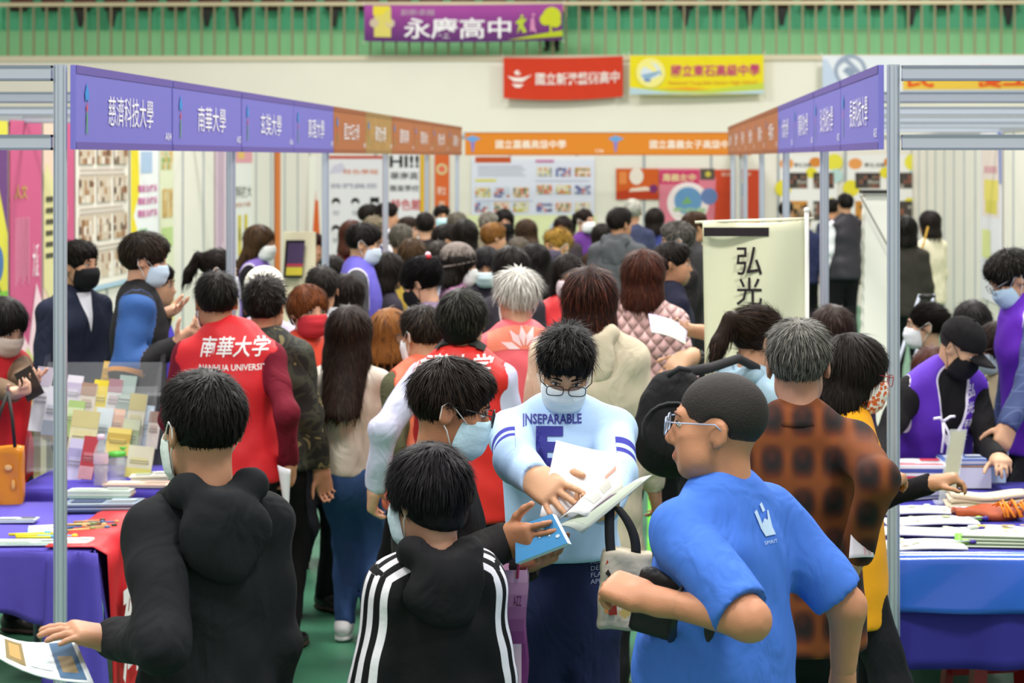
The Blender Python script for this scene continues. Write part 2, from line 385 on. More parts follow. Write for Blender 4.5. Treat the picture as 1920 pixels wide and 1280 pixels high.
nth = ['first', 'second', 'third', 'fourth', 'fifth', 'sixth', 'seventh', 'eighth', 'ninth', 'tenth']
for side, S in (('L', LS), ('R', RS)):
    for i, (b, nmb, c) in enumerate(S):
        bg, dk = ((PUR, PURD), (BRN, BRND), ('#b08a55', '#9a7a4a'))[c]
        fascia(side, i, b, nmb, bg, dk, '%s fascia sign, %s from the camera in the %s booth row' % (('purple', 'brown', 'golden marbled')[c], nth[i], 'left' if side == 'L' else 'right'), c == 2)
# end row: orange fascia facing the camera
ZE = 26.2
for (px0, px1, body, num, lab) in ((872, 1140, '國立嘉義高級中學', 'C06', 'orange fascia sign at the end of the aisle, left half'), (1140, 1408, '國立嘉義女子高級中學', 'C07', 'orange fascia sign at the end of the aisle, right half')):
    R, U = Vector((1, 0, 0)), Vector((0, 0, 1)); P = W(px0, 291, ZE); L = XA(px1, ZE)-XA(px0, ZE); h = .3
    t = thing('fascia_sign', lab, 'sign', P, group='fascia signs of the booths')
    mb = MB(); mb.box(0, L, 0, .02, 0, h, flat('#dc8426')); mb.build('panel', t)
    mb = MB(); draw(mb, R, U, L, h, [('r', 0, .95, 1, 1, '#c06a24'), ('r', 0, 0, 1, .05, '#c06a24')]); mb.build('border_strip', t)
    mb = MB(); q = lambda a, b: Vector((.10+a, -.004, .16+b))
    mb.poly([q(-.1, .06), q(0, .10), q(.11, .06), q(.03, .02), q(-.03, .02)], flat('#6aa0d8')); mb.poly([q(-.03, .02), q(.03, .02), q(.01, -.12), q(-.01, -.12)], flat('#8f7fc0')); mb.build('emblem', t)
    mb = MB(); add_text(mb, body, R*L*(.46 if px0 < 1000 else .6)+U*h*.48, R, U, .055*L*len(body)*1.12, h*.38, flat('#fbeede'), .004, .015); mb.build('lettering', t)
    mb = MB(); add_text(mb, num, R*L*.94+U*h*.2, R, U, .06*L, h*.14, flat('#fbeede'), .004); mb.build('booth_number', t)
beam('aluminium beam carrying the orange end fascia', (XA(868, ZE), ZE+.04, ztop-.02), (XA(1410, ZE), ZE+.04, ztop-.02))

# partition walls: system panels with slim posts
PANEL = mat('#ece8dd', .6, 0, .3, var=.03, vscale=2); PPOST = mat('#aab0b4', .4, .4, .5)
def partition(name, p, q, label, step=.95):
    p, q = Vector(p), Vector(q); d = q-p; Ltot = d.length; d.normalize(); n = d.cross(Vector((0, 0, 1)))
    N = max(1, round(Ltot/step)); st = Ltot/N
    root = tag(link(name, None, None, p), label, None, kind='structure')
    mb = MB(); mb.obox(d*(st/2)+Vector((0, 0, 1.25)), d*(st/2-.02), n*.008, Vector((0, 0, 1.2)), PANEL); a = mb.build('panel', root)
    mb = MB(); mb.obox((0, 0, 1.25), d*.02, n*.02, (0, 0, 1.25), PPOST); b = mb.build('panel_post', root)
    mb = MB(); mb.obox(d*Ltot/2+Vector((0, 0, 2.47)), d*Ltot/2, n*.018, (0, 0, .03), PPOST); mb.build('top_rail', root)
    for i in range(1, N):
        c = a.copy(); COL.objects.link(c); c.location = d*st*i
    for i in range(1, N+1):
        c = b.copy(); COL.objects.link(c); c.location = d*st*i
    return root
ZEND = 28.6
partition('wall_left', (BXL, 12.2, 0), (BXL, ZEND, 0), 'white exhibition panels behind the left booths')
partition('wall_right', (BXR, 14.0, 0), (BXR, ZEND, 0), 'white exhibition panels behind the right booths', .8)
partition('wall_end', (BXL, ZEND, 0), (BXR, ZEND, 0), 'white exhibition panels closing the end of the aisle', 1.0)
partition('wall_side', (1.15, ZE+.1, 0), (1.15, ZEND-.05, 0), 'white panel dividing the end booths', 1.2)

# ---- posters on the left panels (they face +X; reading direction +Y)
def lz(px): return FPX*(BXL+.03)/(px-CX)
def lposter(label, px0, px1, zb, zt, bg, items, group='posters on the left panels'):
    z0, z1 = lz(px0), lz(px1)
    return poster('wall_poster', label, 'poster', (BXL+.03, z0, zb), (0, 1, 0), z1-z0, zt-zb, bg, items, group)
G = '#7d7d72'
lines = lambda u0, u1, v0, v1, n, c: [('r', u0, v0+(v1-v0)*k/n, u1-(k % 3)*.04*(u1-u0), v0+(v1-v0)*(k+.45)/n, c) for k in range(n)]
cols = lambda u0, u1, v0, v1, n, c: [('r', u0+(u1-u0)*k/n, v0+(k % 3)*.06*(v1-v0), u0+(u1-u0)*(k+.4)/n, v1, c) for k in range(n)]
lposter('dark floral poster at the left edge of the photo', -30, 14, .3, 2.45, '#6d8a4a', [('p', [(0, .55), (1, .35), (1, 1), (0, 1)], '#d8d24a'), ('p', [(.3, .9), (1, .6), (1, .95)], '#6a3f7a'), ('p', [(0, .1), (.8, .0), (1, .4), (0, .4)], '#7ec043'), ('c', .55, .5, .14, '#4a72a8')])
lposter('pink vertical poster with white brush lettering and pale flower', 20, 78, .25, 2.46, '#c75a84', cols(.15, .6, .42, .66, 7, '#dc93ae')+[('t', '大愛', .78, .50, .2, .12, '#f4dfe6'), ('p', [(0, 0), (1, 0), (1, .34), (.8, .42), (.55, .2), (.3, .26), (0, .18)], '#ecccd6'), ('p', [(.1, 0), (.9, 0), (.85, .12), (.5, .2), (.2, .1)], '#c6c98a'), ('p', [(.5, .0), (1, 0), (1, .16), (.7, .1)], '#8fb06a'), ('t', '人文', .3, .75, .4, .05, '#b7a03c')])
lposter('pink and cream poster with portrait behind the nearest left post', 82, 139, .25, 2.46, '#e3c7b4', [('p', [(.5, 1), (1, 1), (1, 0), (.8, 0), (.75, .5), (.45, .8)], '#c75a84'), ('p', [(0, .4), (.35, .3), (.4, .75), (.1, .85), (0, .8)], '#d9d29a'), ('c', .62, .66, .12, '#e2b89c', 1.3), ('p', [(.4, .3), (.9, .3), (.8, .55), (.5, .55)], '#b2625a')]+lines(.05, .3, .5, .75, 6, '#4d4a3a'))
ph = ['#c9b9a4', '#8a5a3c', '#5a4334', '#d8cdbf', '#a8805a', '#e6ded2']
it = [('r', 0, .0, 1, .03, '#a8c4d8')]
for r_ in range(4):
    for c_ in range(3): it += [('photo', .04+c_*.325, .07+r_*.235, .31+c_*.325, .23+r_*.235, ph)]
    it += lines(.05, .9, .235+r_*.235, .29+r_*.235, 2, '#b9ada0')
lposter('poster with rows of small event photographs on the left wall', 143, 241, 1.0, 2.44, '#ece6da', it)
lposter('white poster with yellow ribbon, pink and green writing', 245, 298, .95, 2.44, '#e9ecec', [('p', [(0, 1), (.25, 1), (.3, .6), (.1, .45), (.3, .3), (.0, .3)], '#e6d42c'), ('r', .35, .72, .75, .86, '#a9c0dc'), ('t', '招生', .6, .93, .55, .09, '#4a4f3a')]+[('t', '職能治療系', .58, .62-k*.08, .7, .05, '#c8569a') for k in range(3)]+[('t', '護理', .4, .34, .3, .05, '#6fb86a'), ('t', '醫學影像', .55, .26, .7, .05, '#6fb86a'), ('t', '系所', .4, .1, .3, .05, '#6fb86a')])
lposter('pale green collage poster beside the plain left panels', 300, 326, .5, 2.44, '#dfe3c4', [('photo', .1, .8, .9, .92, ['#cfd0b0', '#8ba85a', '#d9b06a']), ('photo', .15, .55, .5, .7, ['#cba96a', '#a98a4a', '#e2d3a4']), ('photo', .55, .55, .9, .7, ['#d6b87a', '#a9763c', '#e2d3a4']), ('r', .1, .4, .9, .5, '#b9d08a'), ('r', .1, .0, 1, .25, '#e2d48a'), ('c', .5, .15, .1, '#d9b83a')])
lposter('slim pink vertical poster by the second left post', 405, 424, .9, 2.45, '#dcc3d3', cols(.2, .8, .1, .9, 3, '#b99ab5'))
lposter('white poster with black school lettering and two yellow strips', 434, 473, .7, 2.42, '#eeeeea', [('p', [(0, .92), (.3, 1), (.7, .9), (1, 1), (1, .82), (0, .82)], '#e7a3ae'), ('r', .3, .85, .6, .95, '#e9c06a'), ('t', '國科技大', .5, .62, .9, .08, '#55544e'), ('t', '特色介紹', .5, .53, .8, .035, '#c9917a'), ('r', .3, .18, .45, .46, '#d9c63a'), ('r', .6, .18, .75, .46, '#d9c63a'), ('t', '科', .37, .32, .1, .1, '#5a5530'), ('t', '系', .67, .32, .1, .1, '#5a5530')])
lposter('orange vertical strip poster at the far end of the left wall', 517, 526, .2, 2.45, '#e07a2a', [])
# ---- posters on the end wall (face the camera)
def eposter(label, px0, px1, py0, py1, bg, items, Z=ZEND-.04, group='posters on the end wall'):
    P = W(px0, py1, Z); w = XA(px1, Z)-XA(px0, Z); h = ZA(py0, Z)-ZA(py1, Z)
    return poster('wall_poster', label, 'poster', P, (1, 0, 0), w, h, bg, items, group)
eposter('poster of yellow and orange rays at the far left end', 531, 603, 292, 500, '#f0efe8', [('r', .0, 0, .22, 1, '#e7e2ee'), ('p', [(.28, 0), (.6, 0), (.5, 1), (.3, 1)], '#e8cf7a'), ('p', [(.72, .1), (.98, .1), (.88, .85)], '#d9662a'), ('r', .3, 0, .6, .45, '#e6d990'), ('r', .85, .6, 1, 1, '#e9e6e2')])
hd = []
for r_ in range(2):
    for c_ in range(3):
        u, v = .2+.33*c_, .52-.27*r_
        hd += [('c', u, v+.02, .06, '#1d1d22'), ('c', u, v-.01, .047, '#e6e4ea'), ('r', u-.06, v-.085, u+.06, v-.075, '#8a8a96'), ('r', u-.05, v-.11, u+.05, v-.10, '#a9a9b4')]
        if c_ == 2: hd += [('r', u-.075, v+.015, u+.075, v+.065, '#1d1d22')]
eposter('white poster with drawn cartoon heads', 608, 718, 292, 480, '#e7e5ec', [('r', 0, .97, 1, 1, '#c44a3a'), ('p', [(.08, .82), (.4, .84), (.3, .93), (.15, .9)], '#cfcbe0'), ('t', '特色學程', .62, .84, .6, .05, '#d98a6a'), ('t', '我們與您', .5, .70, .8, .05, '#9a9ab0')]+hd)
eposter('poster with large HI and red characters', 729, 787, 290, 470, '#eceaf0', [('t', 'HI!!', .5, .93, .95, .13, '#2a2a2c', .03), ('t', '華南高', .5, .78, .9, .08, '#3a3a3e'), ('t', '職業學校', .5, .65, .95, .07, '#55555c'), ('t', '特色館', .55, .48, .95, .12, '#c9434e', .015), ('t', '歡迎', .4, .3, .5, .08, '#4a4a50')])
eposter('plain yellow vertical poster beside the red lettered one', 788, 806, 290, 440, '#e3b32a', [])
eposter('orange vertical poster with round badge', 815, 842, 290, 440, '#df6a33', [('c', .5, .82, .08, '#d8cf9a'), ('c', .5, .82, .05, '#e9735a'), ('t', '國立', .5, .55, .6, .1, '#f3e2d4'), ('r', .3, .1, .7, .42, '#ecb69a')])
pc = [['#e2d9c6', '#d07a3a', '#8a9ab4', '#c9c04a'], ['#cfd6e6', '#3a3a9a', '#d2502a', '#5a4a7a'], ['#e6d0c0', '#d2502a', '#b08a3a', '#4a6a4a']]
it = [('r', 0, 0, 1, .93, '#e3e5f6'), ('r', .03, .89, .32, .99, '#c8572a')]+lines(.05, .44, .66, .86, 6, '#b9bccd')+[('r', .03, .57, .2, .61, '#e3d93a')]
for r_ in range(2):
    for c_ in range(3): it += [('photo', .03+.155*c_, .30-.25*r_, .155+.155*c_, .48-.25*r_, pc[(r_+c_) % 3])]
for r_ in range(3):
    for c_ in range(3): it += [('photo', .53+.155*c_, .66-.3*r_, .655+.155*c_, .82-.3*r_, pc[(r_*2+c_) % 3])]
it += [('r', .52, .90, .67, .94, '#cf7ab0'), ('r', .52, .58, .96, .59, '#b4b6d6'), ('r', .03, .24, .5, .25, '#b4b6d6')]
eposter('large pale blue board of school photographs', 884, 1115, 293, 403, '#eeeef4', it)
eposter('pale green lower strip under the photo board', 870, 1118, 403, 470, '#e4e8b8', [('c', .3, .4, .12, '#c9d8e6'), ('c', .72, .6, .14, '#cfdcea')])
eposter('orange poster with white lamp and plane shapes', 1155, 1235, 316, 374, '#d35f22', [('p', [(0, 0), (1, 0), (1, .2), (.5, .35), (0, .25)], '#c03f1c'), ('c', .48, .75, .1, '#efe3d8', 1.2), ('p', [(.3, .25), (.95, .3), (.7, .42), (.35, .36)], '#f0d9c8'), ('r', .07, .5, .25, .9, '#e88a4a'), ('c', .88, .35, .06, '#7a2f6a')])
eposter('pink poster with a drawn globe and green lettering', 1236, 1340, 316, 420, '#dd7f93', [('r', .0, .72, .72, .97, '#cf3f70'), ('t', '嘉義女中', .36, .84, .6, .14, '#ecd9a4', .02), ('c', .52, .38, .3, '#f3e6e8'), ('c', .52, .42, .2, '#6a9ac9'), ('p', [(.4, .35), (.5, .5), (.6, .38)], '#7ab06a'), ('c', .9, .5, .12, '#6a84b9'), ('t', '歡迎您', .55, .22, .6, .16, '#a8cf9a', .03), ('r', .74, .8, 1, 1, '#5a5048'), ('c', .88, .9, .04, '#cfc04a')])
eposter('red poster with yellow crest', 1338, 1432, 318, 440, '#cf4a2a', [('p', [(0, 0), (0, .85), (.05, .9)], '#dd7f93'), ('p', [(.38, .55), (.62, .55), (.66, .8), (.5, .9), (.34, .8)], '#d9b65a'), ('p', [(.42, .58), (.58, .58), (.61, .77), (.5, .84), (.39, .77)], '#4a5a8a'), ('t', '協志高級工商', .45, .93, .6, .06, '#eccaba'), ('c', .2, .1, .12, '#e79a8a'), ('c', .7, .1, .14, '#e79a8a')])
def photopage(label, px0, px1):
    dk = ['#4a4440', '#2c2a30', '#7a6a5a', '#8a5a4a', '#a09a90']; dk2 = ['#c98a3a', '#3a3430', '#7a6a4a', '#c9a06a']
    eposter(label, px0, px1, 290, 430, '#efeeec', [('c', .12, .88, .1, '#e9a05a', .8), ('c', .62, .9, .09, '#d98a3a', .8), ('t', '學生活動', .4, .86, .3, .06, '#5a5550'), ('c', .06, .55, .12, '#e6d93a'), ('c', .55, .76, .08, '#e6d93a'), ('c', .95, .9, .12, '#e9e04a'), ('c', .9, .35, .08, '#e6d93a'), ('c', .98, .72, .1, '#b9d8d4'),
            ('photo', .12, .55, .48, .76, dk), ('photo', .58, .55, .94, .76, dk), ('photo', .12, .12, .48, .38, dk2), ('photo', .58, .12, .94, .38, dk)])
photopage('activity photo poster with yellow dots left of the pleated column', 1462, 1570); photopage('activity photo poster with yellow dots behind the pleated column', 1588, 1718)
eposter('small blue poster with white birds at the corner', 1730, 1751, 350, 398, '#7a9ac0', [('c', .5, .6, .05, '#c9545a'), ('p', [(.1, .3), (.6, .35), (.3, .45)], '#dfe6ee')])
# right wall poster: tapering pastel banner (faces -X)
def rz(px): return FPX*(BXR-.03)/(px-CX)
z1, z0 = rz(1838), rz(1878)
poster('wall_poster', 'tall pastel banner poster with yellow patches on the right panels', 'poster', (BXR-.03, z1, .6), (0, -1, 0), z1-z0, 1.85, '#e6e4ea',
       [('p', [(.1, .5), (.9, .5), (.95, .98), (.05, .98)], '#e9d9d2'), ('r', .2, .6, .85, .72, '#e6d66a'), ('r', .25, .52, .8, .6, '#d9cc5a'), ('r', .2, .76, .8, .8, '#d9a6ac'), ('p', [(.9, .7), (1, .7), (1, 1), (.85, 1)], '#7a8ac8'), ('r', .1, .25, .5, .42, '#dfe39a')], 'posters on the right panels')

# ---- pleated paper column (right)
zc = 13.2; t = thing('pleated_paper_column', 'tall white pleated paper column standing behind the right posts', 'display', (XA(1637, zc), zc, 0))
mb = MB(); w = 45*zc/FPX/2; ht = ZA(365, zc); N = 44
prof = []
for k in range(N+1): prof.append((w+(.006 if k % 2 else 0), ht*k/N))
for s1 in range(4):
    pass
V = []; Fc = []
for k, (r, z) in enumerate(prof): V += [(-r+.02*z/ht, -.1, z), (r+.02*z/ht, -.1, z), (r+.02*z/ht, .1, z), (-r+.02*z/ht, .1, z)]
for k in range(N):
    for e in range(4): Fc.append((k*4+e, k*4+(e+1) % 4, k*4+4+(e+1) % 4, k*4+4+e))
mb.raw(V, Fc, mat('#efede3', .8)); mb.poly([V[-4], V[-3], V[-2], V[-1]], mat('#efede3', .8)); mb.build('paper_sleeve', t)
mb = MB(); mb.obox((.02, 0, ht+.02), (w+.02, 0, 0), (0, .12, 0), (0, 0, .012), DARK); mb.build('dark_top_bar', t)
mb = MB(); mb.tube([(-.1, -.12, ht), (.13, -.125, ht-.42)], .004, DARK, 5); mb.build('cord', t)
# ================================================================ SCULPTING: smooth-blended shapes meshed with surface nets
A_ = lambda *v: np.array(v, dtype=np.float64)
class SDF:
    def __init__(s): s.p = []
    def cap(s, a, b, ra, rb=None, k=.02, flat=None, op=1):
        s.p.append(('cap', np.asarray(a, float), np.asarray(b, float), ra, ra if rb is None else rb, flat, k, op)); return s
    def ell(s, c, r, R=None, k=.02, op=1):
        s.p.append(('ell', np.asarray(c, float), np.asarray(r, float), None if R is None else np.asarray(R, float), k, op)); return s
    def box(s, c, hlf, R=None, rnd=.01, k=.01, op=1):
        s.p.append(('box', np.asarray(c, float), np.asarray(hlf, float), None if R is None else np.asarray(R, float), rnd, k, op)); return s
    def plane(s, p, n, k=.006):
        n = np.asarray(n, float); s.p.append(('pl', np.asarray(p, float), n/np.linalg.norm(n), k, -1)); return s
    def bb(s, q):
        if q[0] == 'cap':
            m = max(q[3], q[4]); return np.minimum(q[1], q[2])-m, np.maximum(q[1], q[2])+m
        if q[0] == 'ell': m = q[2].max() if q[3] is not None else q[2]; return q[1]-m, q[1]+m
        if q[0] == 'box': m = np.linalg.norm(q[2])+q[4] if q[3] is not None else q[2]+q[4]; return q[1]-m, q[1]+m
    def grid(s, h):
        lo = np.min([s.bb(q)[0] for q in s.p if q[-1] > 0], axis=0)-2.5*h; hi = np.max([s.bb(q)[1] for q in s.p if q[-1] > 0], axis=0)+2.5*h
        n = np.ceil((hi-lo)/h).astype(int)+1
        return lo, n
    @staticmethod
    def ev(q, X, Y, Z):
        if q[0] == 'cap':
            a, b, ra, rb, fl = q[1:6]; ab = b-a; L2 = max(ab @ ab, 1e-12)
            x, y, z = X-a[0], Y-a[1], Z-a[2]
            t = np.clip((x*ab[0]+y*ab[1]+z*ab[2])/L2, 0, 1)
            x = x-t*ab[0]; y = y-t*ab[1]; z = z-t*ab[2]
            if fl is not None:
                d, f = fl; e = (x*d[0]+y*d[1]+z*d[2])*(f-1); x = x+e*d[0]; y = y+e*d[1]; z = z+e*d[2]
                return (np.sqrt(x*x+y*y+z*z)-(ra+t*(rb-ra)))/(f**.5)
            return np.sqrt(x*x+y*y+z*z)-(ra+t*(rb-ra))
        if q[0] in ('ell', 'box'):
            c, r, R = q[1:4]; x, y, z = X-c[0], Y-c[1], Z-c[2]
            if R is not None: x, y, z = (x*R[0, 0]+y*R[1, 0]+z*R[2, 0], x*R[0, 1]+y*R[1, 1]+z*R[2, 1], x*R[0, 2]+y*R[1, 2]+z*R[2, 2])
            if q[0] == 'ell':
                k0 = np.sqrt((x/r[0])**2+(y/r[1])**2+(z/r[2])**2); k1 = np.sqrt((x/r[0]**2)**2+(y/r[1]**2)**2+(z/r[2]**2)**2)
                return k0*(k0-1)/np.maximum(k1, 1e-6)
            qx, qy, qz = np.abs(x)-r[0], np.abs(y)-r[1], np.abs(z)-r[2]
            return np.sqrt(np.maximum(qx, 0)**2+np.maximum(qy, 0)**2+np.maximum(qz, 0)**2)+np.minimum(np.maximum(qx, np.maximum(qy, qz)), 0)-q[4]
        p, n = q[1], q[2]
        return (X-p[0])*n[0]+(Y-p[1])*n[1]+(Z-p[2])*n[2]
    def mesh(s, h, noise=None, smooth=1):
        lo, n = s.grid(h); Fd = np.full(n, .25, dtype=np.float32)
        ax = [(lo[i]+h*np.arange(n[i])).astype(np.float32) for i in range(3)]
        noised = noise is None
        for q in s.p:
            op, k = q[-1], q[-2]
            if op < 0 and not noised:
                Fd += noise(ax[0][:, None, None], ax[1][None, :, None], ax[2][None, None, :]); noised = True
            if q[0] == 'pl': sl = (slice(None),)*3
            else:
                a, b = s.bb(q); m = max(k, .005)+2.5*h
                i0 = np.clip(np.floor((a-m-lo)/h).astype(int), 0, n); i1 = np.clip(np.ceil((b+m-lo)/h).astype(int)+1, 0, n)
                if (i1 <= i0).any(): continue
                sl = tuple(slice(x, y) for x, y in zip(i0, i1))
            d = s.ev(q, ax[0][sl[0]][:, None, None], ax[1][sl[1]][None, :, None], ax[2][sl[2]][None, None, :])
            f = Fd[sl]
            if op > 0:
                t = np.clip(.5+.5*(f-d)/k, 0, 1); Fd[sl] = f*(1-t)+d*t-k*t*(1-t)
            else:
                e = d if q[0] == 'pl' else -d
                t = np.clip(.5-.5*(f-e)/k, 0, 1); Fd[sl] = f*(1-t)+e*t+k*t*(1-t)
        if not noised: Fd += noise(ax[0][:, None, None], ax[1][None, :, None], ax[2][None, None, :])
        return nets(Fd, lo, h, smooth)

def nets(Fd, lo, h, smooth=1):
    Fd[0] = Fd[-1] = .1; Fd[:, 0] = Fd[:, -1] = .1; Fd[:, :, 0] = Fd[:, :, -1] = .1
    s = Fd < 0
    c = np.zeros(tuple(x-1 for x in Fd.shape), dtype=np.int8)
    offs = [(i, j, k) for i in (0, 1) for j in (0, 1) for k in (0, 1)]
    sh = Fd.shape
    for o in offs: c += s[o[0]:sh[0]-1+o[0], o[1]:sh[1]-1+o[1], o[2]:sh[2]-1+o[2]]
    act = np.argwhere((c > 0) & (c < 8))
    idx = np.full(c.shape, -1, dtype=np.int32); idx[tuple(act.T)] = np.arange(len(act))
    vals = {o: Fd[act[:, 0]+o[0], act[:, 1]+o[1], act[:, 2]+o[2]] for o in offs}
    acc = np.zeros((len(act), 3)); cnt = np.zeros(len(act))
    for o in offs:
        for d in range(3):
            if o[d]: continue
            o2 = list(o); o2[d] = 1; o2 = tuple(o2)
            a, b = vals[o], vals[o2]; m = (a < 0) != (b < 0)
            t = np.where(m, a/np.where(m, a-b, 1), 0)
            p = np.array(o, float)[None, :].repeat(len(act), 0); p[:, d] = t
            acc += p*m[:, None]; cnt += m
    V = (act+acc/np.maximum(cnt, 1)[:, None])*h+lo
    Fs = []
    for d in range(3):
        sl0 = [slice(None)]*3; sl1 = [slice(None)]*3; sl0[d] = slice(0, -1); sl1[d] = slice(1, None)
        e = s[tuple(sl0)] != s[tuple(sl1)]
        w = np.argwhere(e); u, v = [(1, 2), (2, 0), (0, 1)][d]
        ok = (w[:, u] > 0) & (w[:, v] > 0) & (w[:, u] < sh[u]-1) & (w[:, v] < sh[v]-1); w = w[ok]
        ins = s[tuple(w.T)]
        def at(du, dv):
            q = w.copy(); q[:, u] -= du; q[:, v] -= dv; return idx[tuple(q.T)]
        Q = np.stack([at(0, 0), at(1, 0), at(1, 1), at(0, 1)], 1)
        Q[~ins] = Q[~ins][:, ::-1]
        Fs.append(Q)
    Fc = np.concatenate(Fs)
    for _ in range(smooth):
        a = np.zeros_like(V); k = np.zeros(len(V))
        for i in range(4):
            np.add.at(a, Fc[:, i], V[Fc[:, (i+1) % 4]]); np.add.at(k, Fc[:, i], 1)
            np.add.at(a, Fc[:, (i+1) % 4], V[Fc[:, i]]); np.add.at(k, Fc[:, (i+1) % 4], 1)
        V = V*.45+.55*a/np.maximum(k, 1)[:, None]
    return V, Fc

def vnormals(V, Fc):
    n = np.cross(V[Fc[:, 2]]-V[Fc[:, 0]], V[Fc[:, 3]]-V[Fc[:, 1]]); N = np.zeros_like(V)
    for i in range(4): np.add.at(N, Fc[:, i], n)
    return N/np.maximum(np.linalg.norm(N, axis=1), 1e-9)[:, None]

def rotx(a): c, s = math.cos(a), math.sin(a); return A_((1, 0, 0), (0, c, -s), (0, s, c))
def roty(a): c, s = math.cos(a), math.sin(a); return A_((c, 0, s), (0, 1, 0), (-s, 0, c))
def rotz(a): c, s = math.cos(a), math.sin(a); return A_((c, -s, 0), (s, c, 0), (0, 0, 1))
def unit(v): v = np.asarray(v, float); return v/max(np.linalg.norm(v), 1e-9)

# ---------------------------------------------------------------- materials for people
def skin_mat(hexc):
    key = ('skin', hexc)
    if key in _M: return _M[key]
    m = mat(hexc, .5, 0, .35, .08, 220, .06, 30); b = m.node_tree.nodes['Principled BSDF']
    b.inputs['Subsurface Weight'].default_value = .12; b.inputs['Subsurface Radius'].default_value = (.01, .004, .002); b.inputs['Subsurface Scale'].default_value = .6
    _M[key] = m; return m
def hair_mat(hexc, hi=None):
    key = ('hair', hexc, hi)
    if key in _M: return _M[key]
    m = bpy.data.materials.new('hair_'+hexc[1:]); m.use_nodes = True; nt = m.node_tree; b = nt.nodes['Principled BSDF']
    c = lin(hexc); g = nt.nodes.new('ShaderNodeNewGeometry'); mx = nt.nodes.new('ShaderNodeMix'); mx.data_type = 'RGBA'
    h2 = lin(hi) if hi else tuple(min(1, x*1.6+.002) for x in c)
    mx.inputs[6].default_value = (*[x*.75 for x in c], 1); mx.inputs[7].default_value = (*h2, 1)
    pw = nt.nodes.new('ShaderNodeMath'); pw.operation = 'POWER'; pw.inputs[1].default_value = 1.6
    nt.links.new(g.outputs['Random Per Island'], pw.inputs[0]); nt.links.new(pw.outputs[0], mx.inputs[0]); nt.links.new(mx.outputs[2], b.inputs['Base Color'])
    b.inputs['Roughness'].default_value = .48; b.inputs['Specular IOR Level'].default_value = .09
    _M[key] = m; return m
def attr_mat(base, hexes, rough=.85, bump=.3):
    """cloth whose print follows the 'print' attribute: 0 base, 1.. colours"""
    key = ('attr', base, tuple(hexes))
    if key in _M: return _M[key]
    m = mat(base, rough, 0, .2, bump, 13.7+len(_M)*1e-4, 0); nt = m.node_tree; b = nt.nodes['Principled BSDF']
    at = nt.nodes.new('ShaderNodeAttribute'); at.attribute_name = 'print'
    prev = None
    for i, (lo_, hi_, hx) in enumerate(hexes):
        g1 = nt.nodes.new('ShaderNodeMath'); g1.operation = 'GREATER_THAN'; g1.inputs[1].default_value = lo_
        g2 = nt.nodes.new('ShaderNodeMath'); g2.operation = 'LESS_THAN'; g2.inputs[1].default_value = hi_
        mu = nt.nodes.new('ShaderNodeMath'); mu.operation = 'MULTIPLY'
        nt.links.new(at.outputs['Fac'], g1.inputs[0]); nt.links.new(at.outputs['Fac'], g2.inputs[0]); nt.links.new(g1.outputs[0], mu.inputs[0]); nt.links.new(g2.outputs[0], mu.inputs[1])
        mx = nt.nodes.new('ShaderNodeMix'); mx.data_type = 'RGBA'; mx.inputs[7].default_value = (*lin(hx), 1)
        if prev is None: mx.inputs[6].default_value = (*lin(base), 1)
        else: nt.links.new(prev, mx.inputs[6])
        nt.links.new(mu.outputs[0], mx.inputs[0]); prev = mx.outputs[2]
    nt.links.new(prev, b.inputs['Base Color']); _M[key] = m; return m
def buzz_mat(hc, skin):
    m = bpy.data.materials.new('cropped_hair'); m.use_nodes = True; nt = m.node_tree; b = nt.nodes['Principled BSDF']; b.inputs['Roughness'].default_value = .75
    at = nt.nodes.new('ShaderNodeAttribute'); at.attribute_name = 'print'; tc = nt.nodes.new('ShaderNodeTexCoord'); n = nt.nodes.new('ShaderNodeTexNoise'); n.inputs['Scale'].default_value = 260
    nt.links.new(tc.outputs['Object'], n.inputs['Vector']); ad = nt.nodes.new('ShaderNodeMath'); ad.operation = 'MULTIPLY_ADD'; ad.inputs[1].default_value = .9; ad.use_clamp = True
    nt.links.new(n.outputs['Fac'], ad.inputs[0]); s2 = nt.nodes.new('ShaderNodeMath'); s2.operation = 'SUBTRACT'; s2.inputs[1].default_value = .12; nt.links.new(at.outputs['Fac'], s2.inputs[0]); nt.links.new(s2.outputs[0], ad.inputs[2])
    mx = nt.nodes.new('ShaderNodeMix'); mx.data_type = 'RGBA'; c = lin(skin); mx.inputs[6].default_value = (c[0]*.55, c[1]*.5, c[2]*.5, 1); mx.inputs[7].default_value = (*lin(hc), 1)
    nt.links.new(ad.outputs[0], mx.inputs[0]); nt.links.new(mx.outputs[2], b.inputs['Base Color'])
    bp = nt.nodes.new('ShaderNodeBump'); bp.inputs['Strength'].default_value = .5; bp.inputs['Distance'].default_value = .004; nt.links.new(n.outputs['Fac'], bp.inputs['Height']); nt.links.new(bp.outputs['Normal'], b.inputs['Normal']); return m
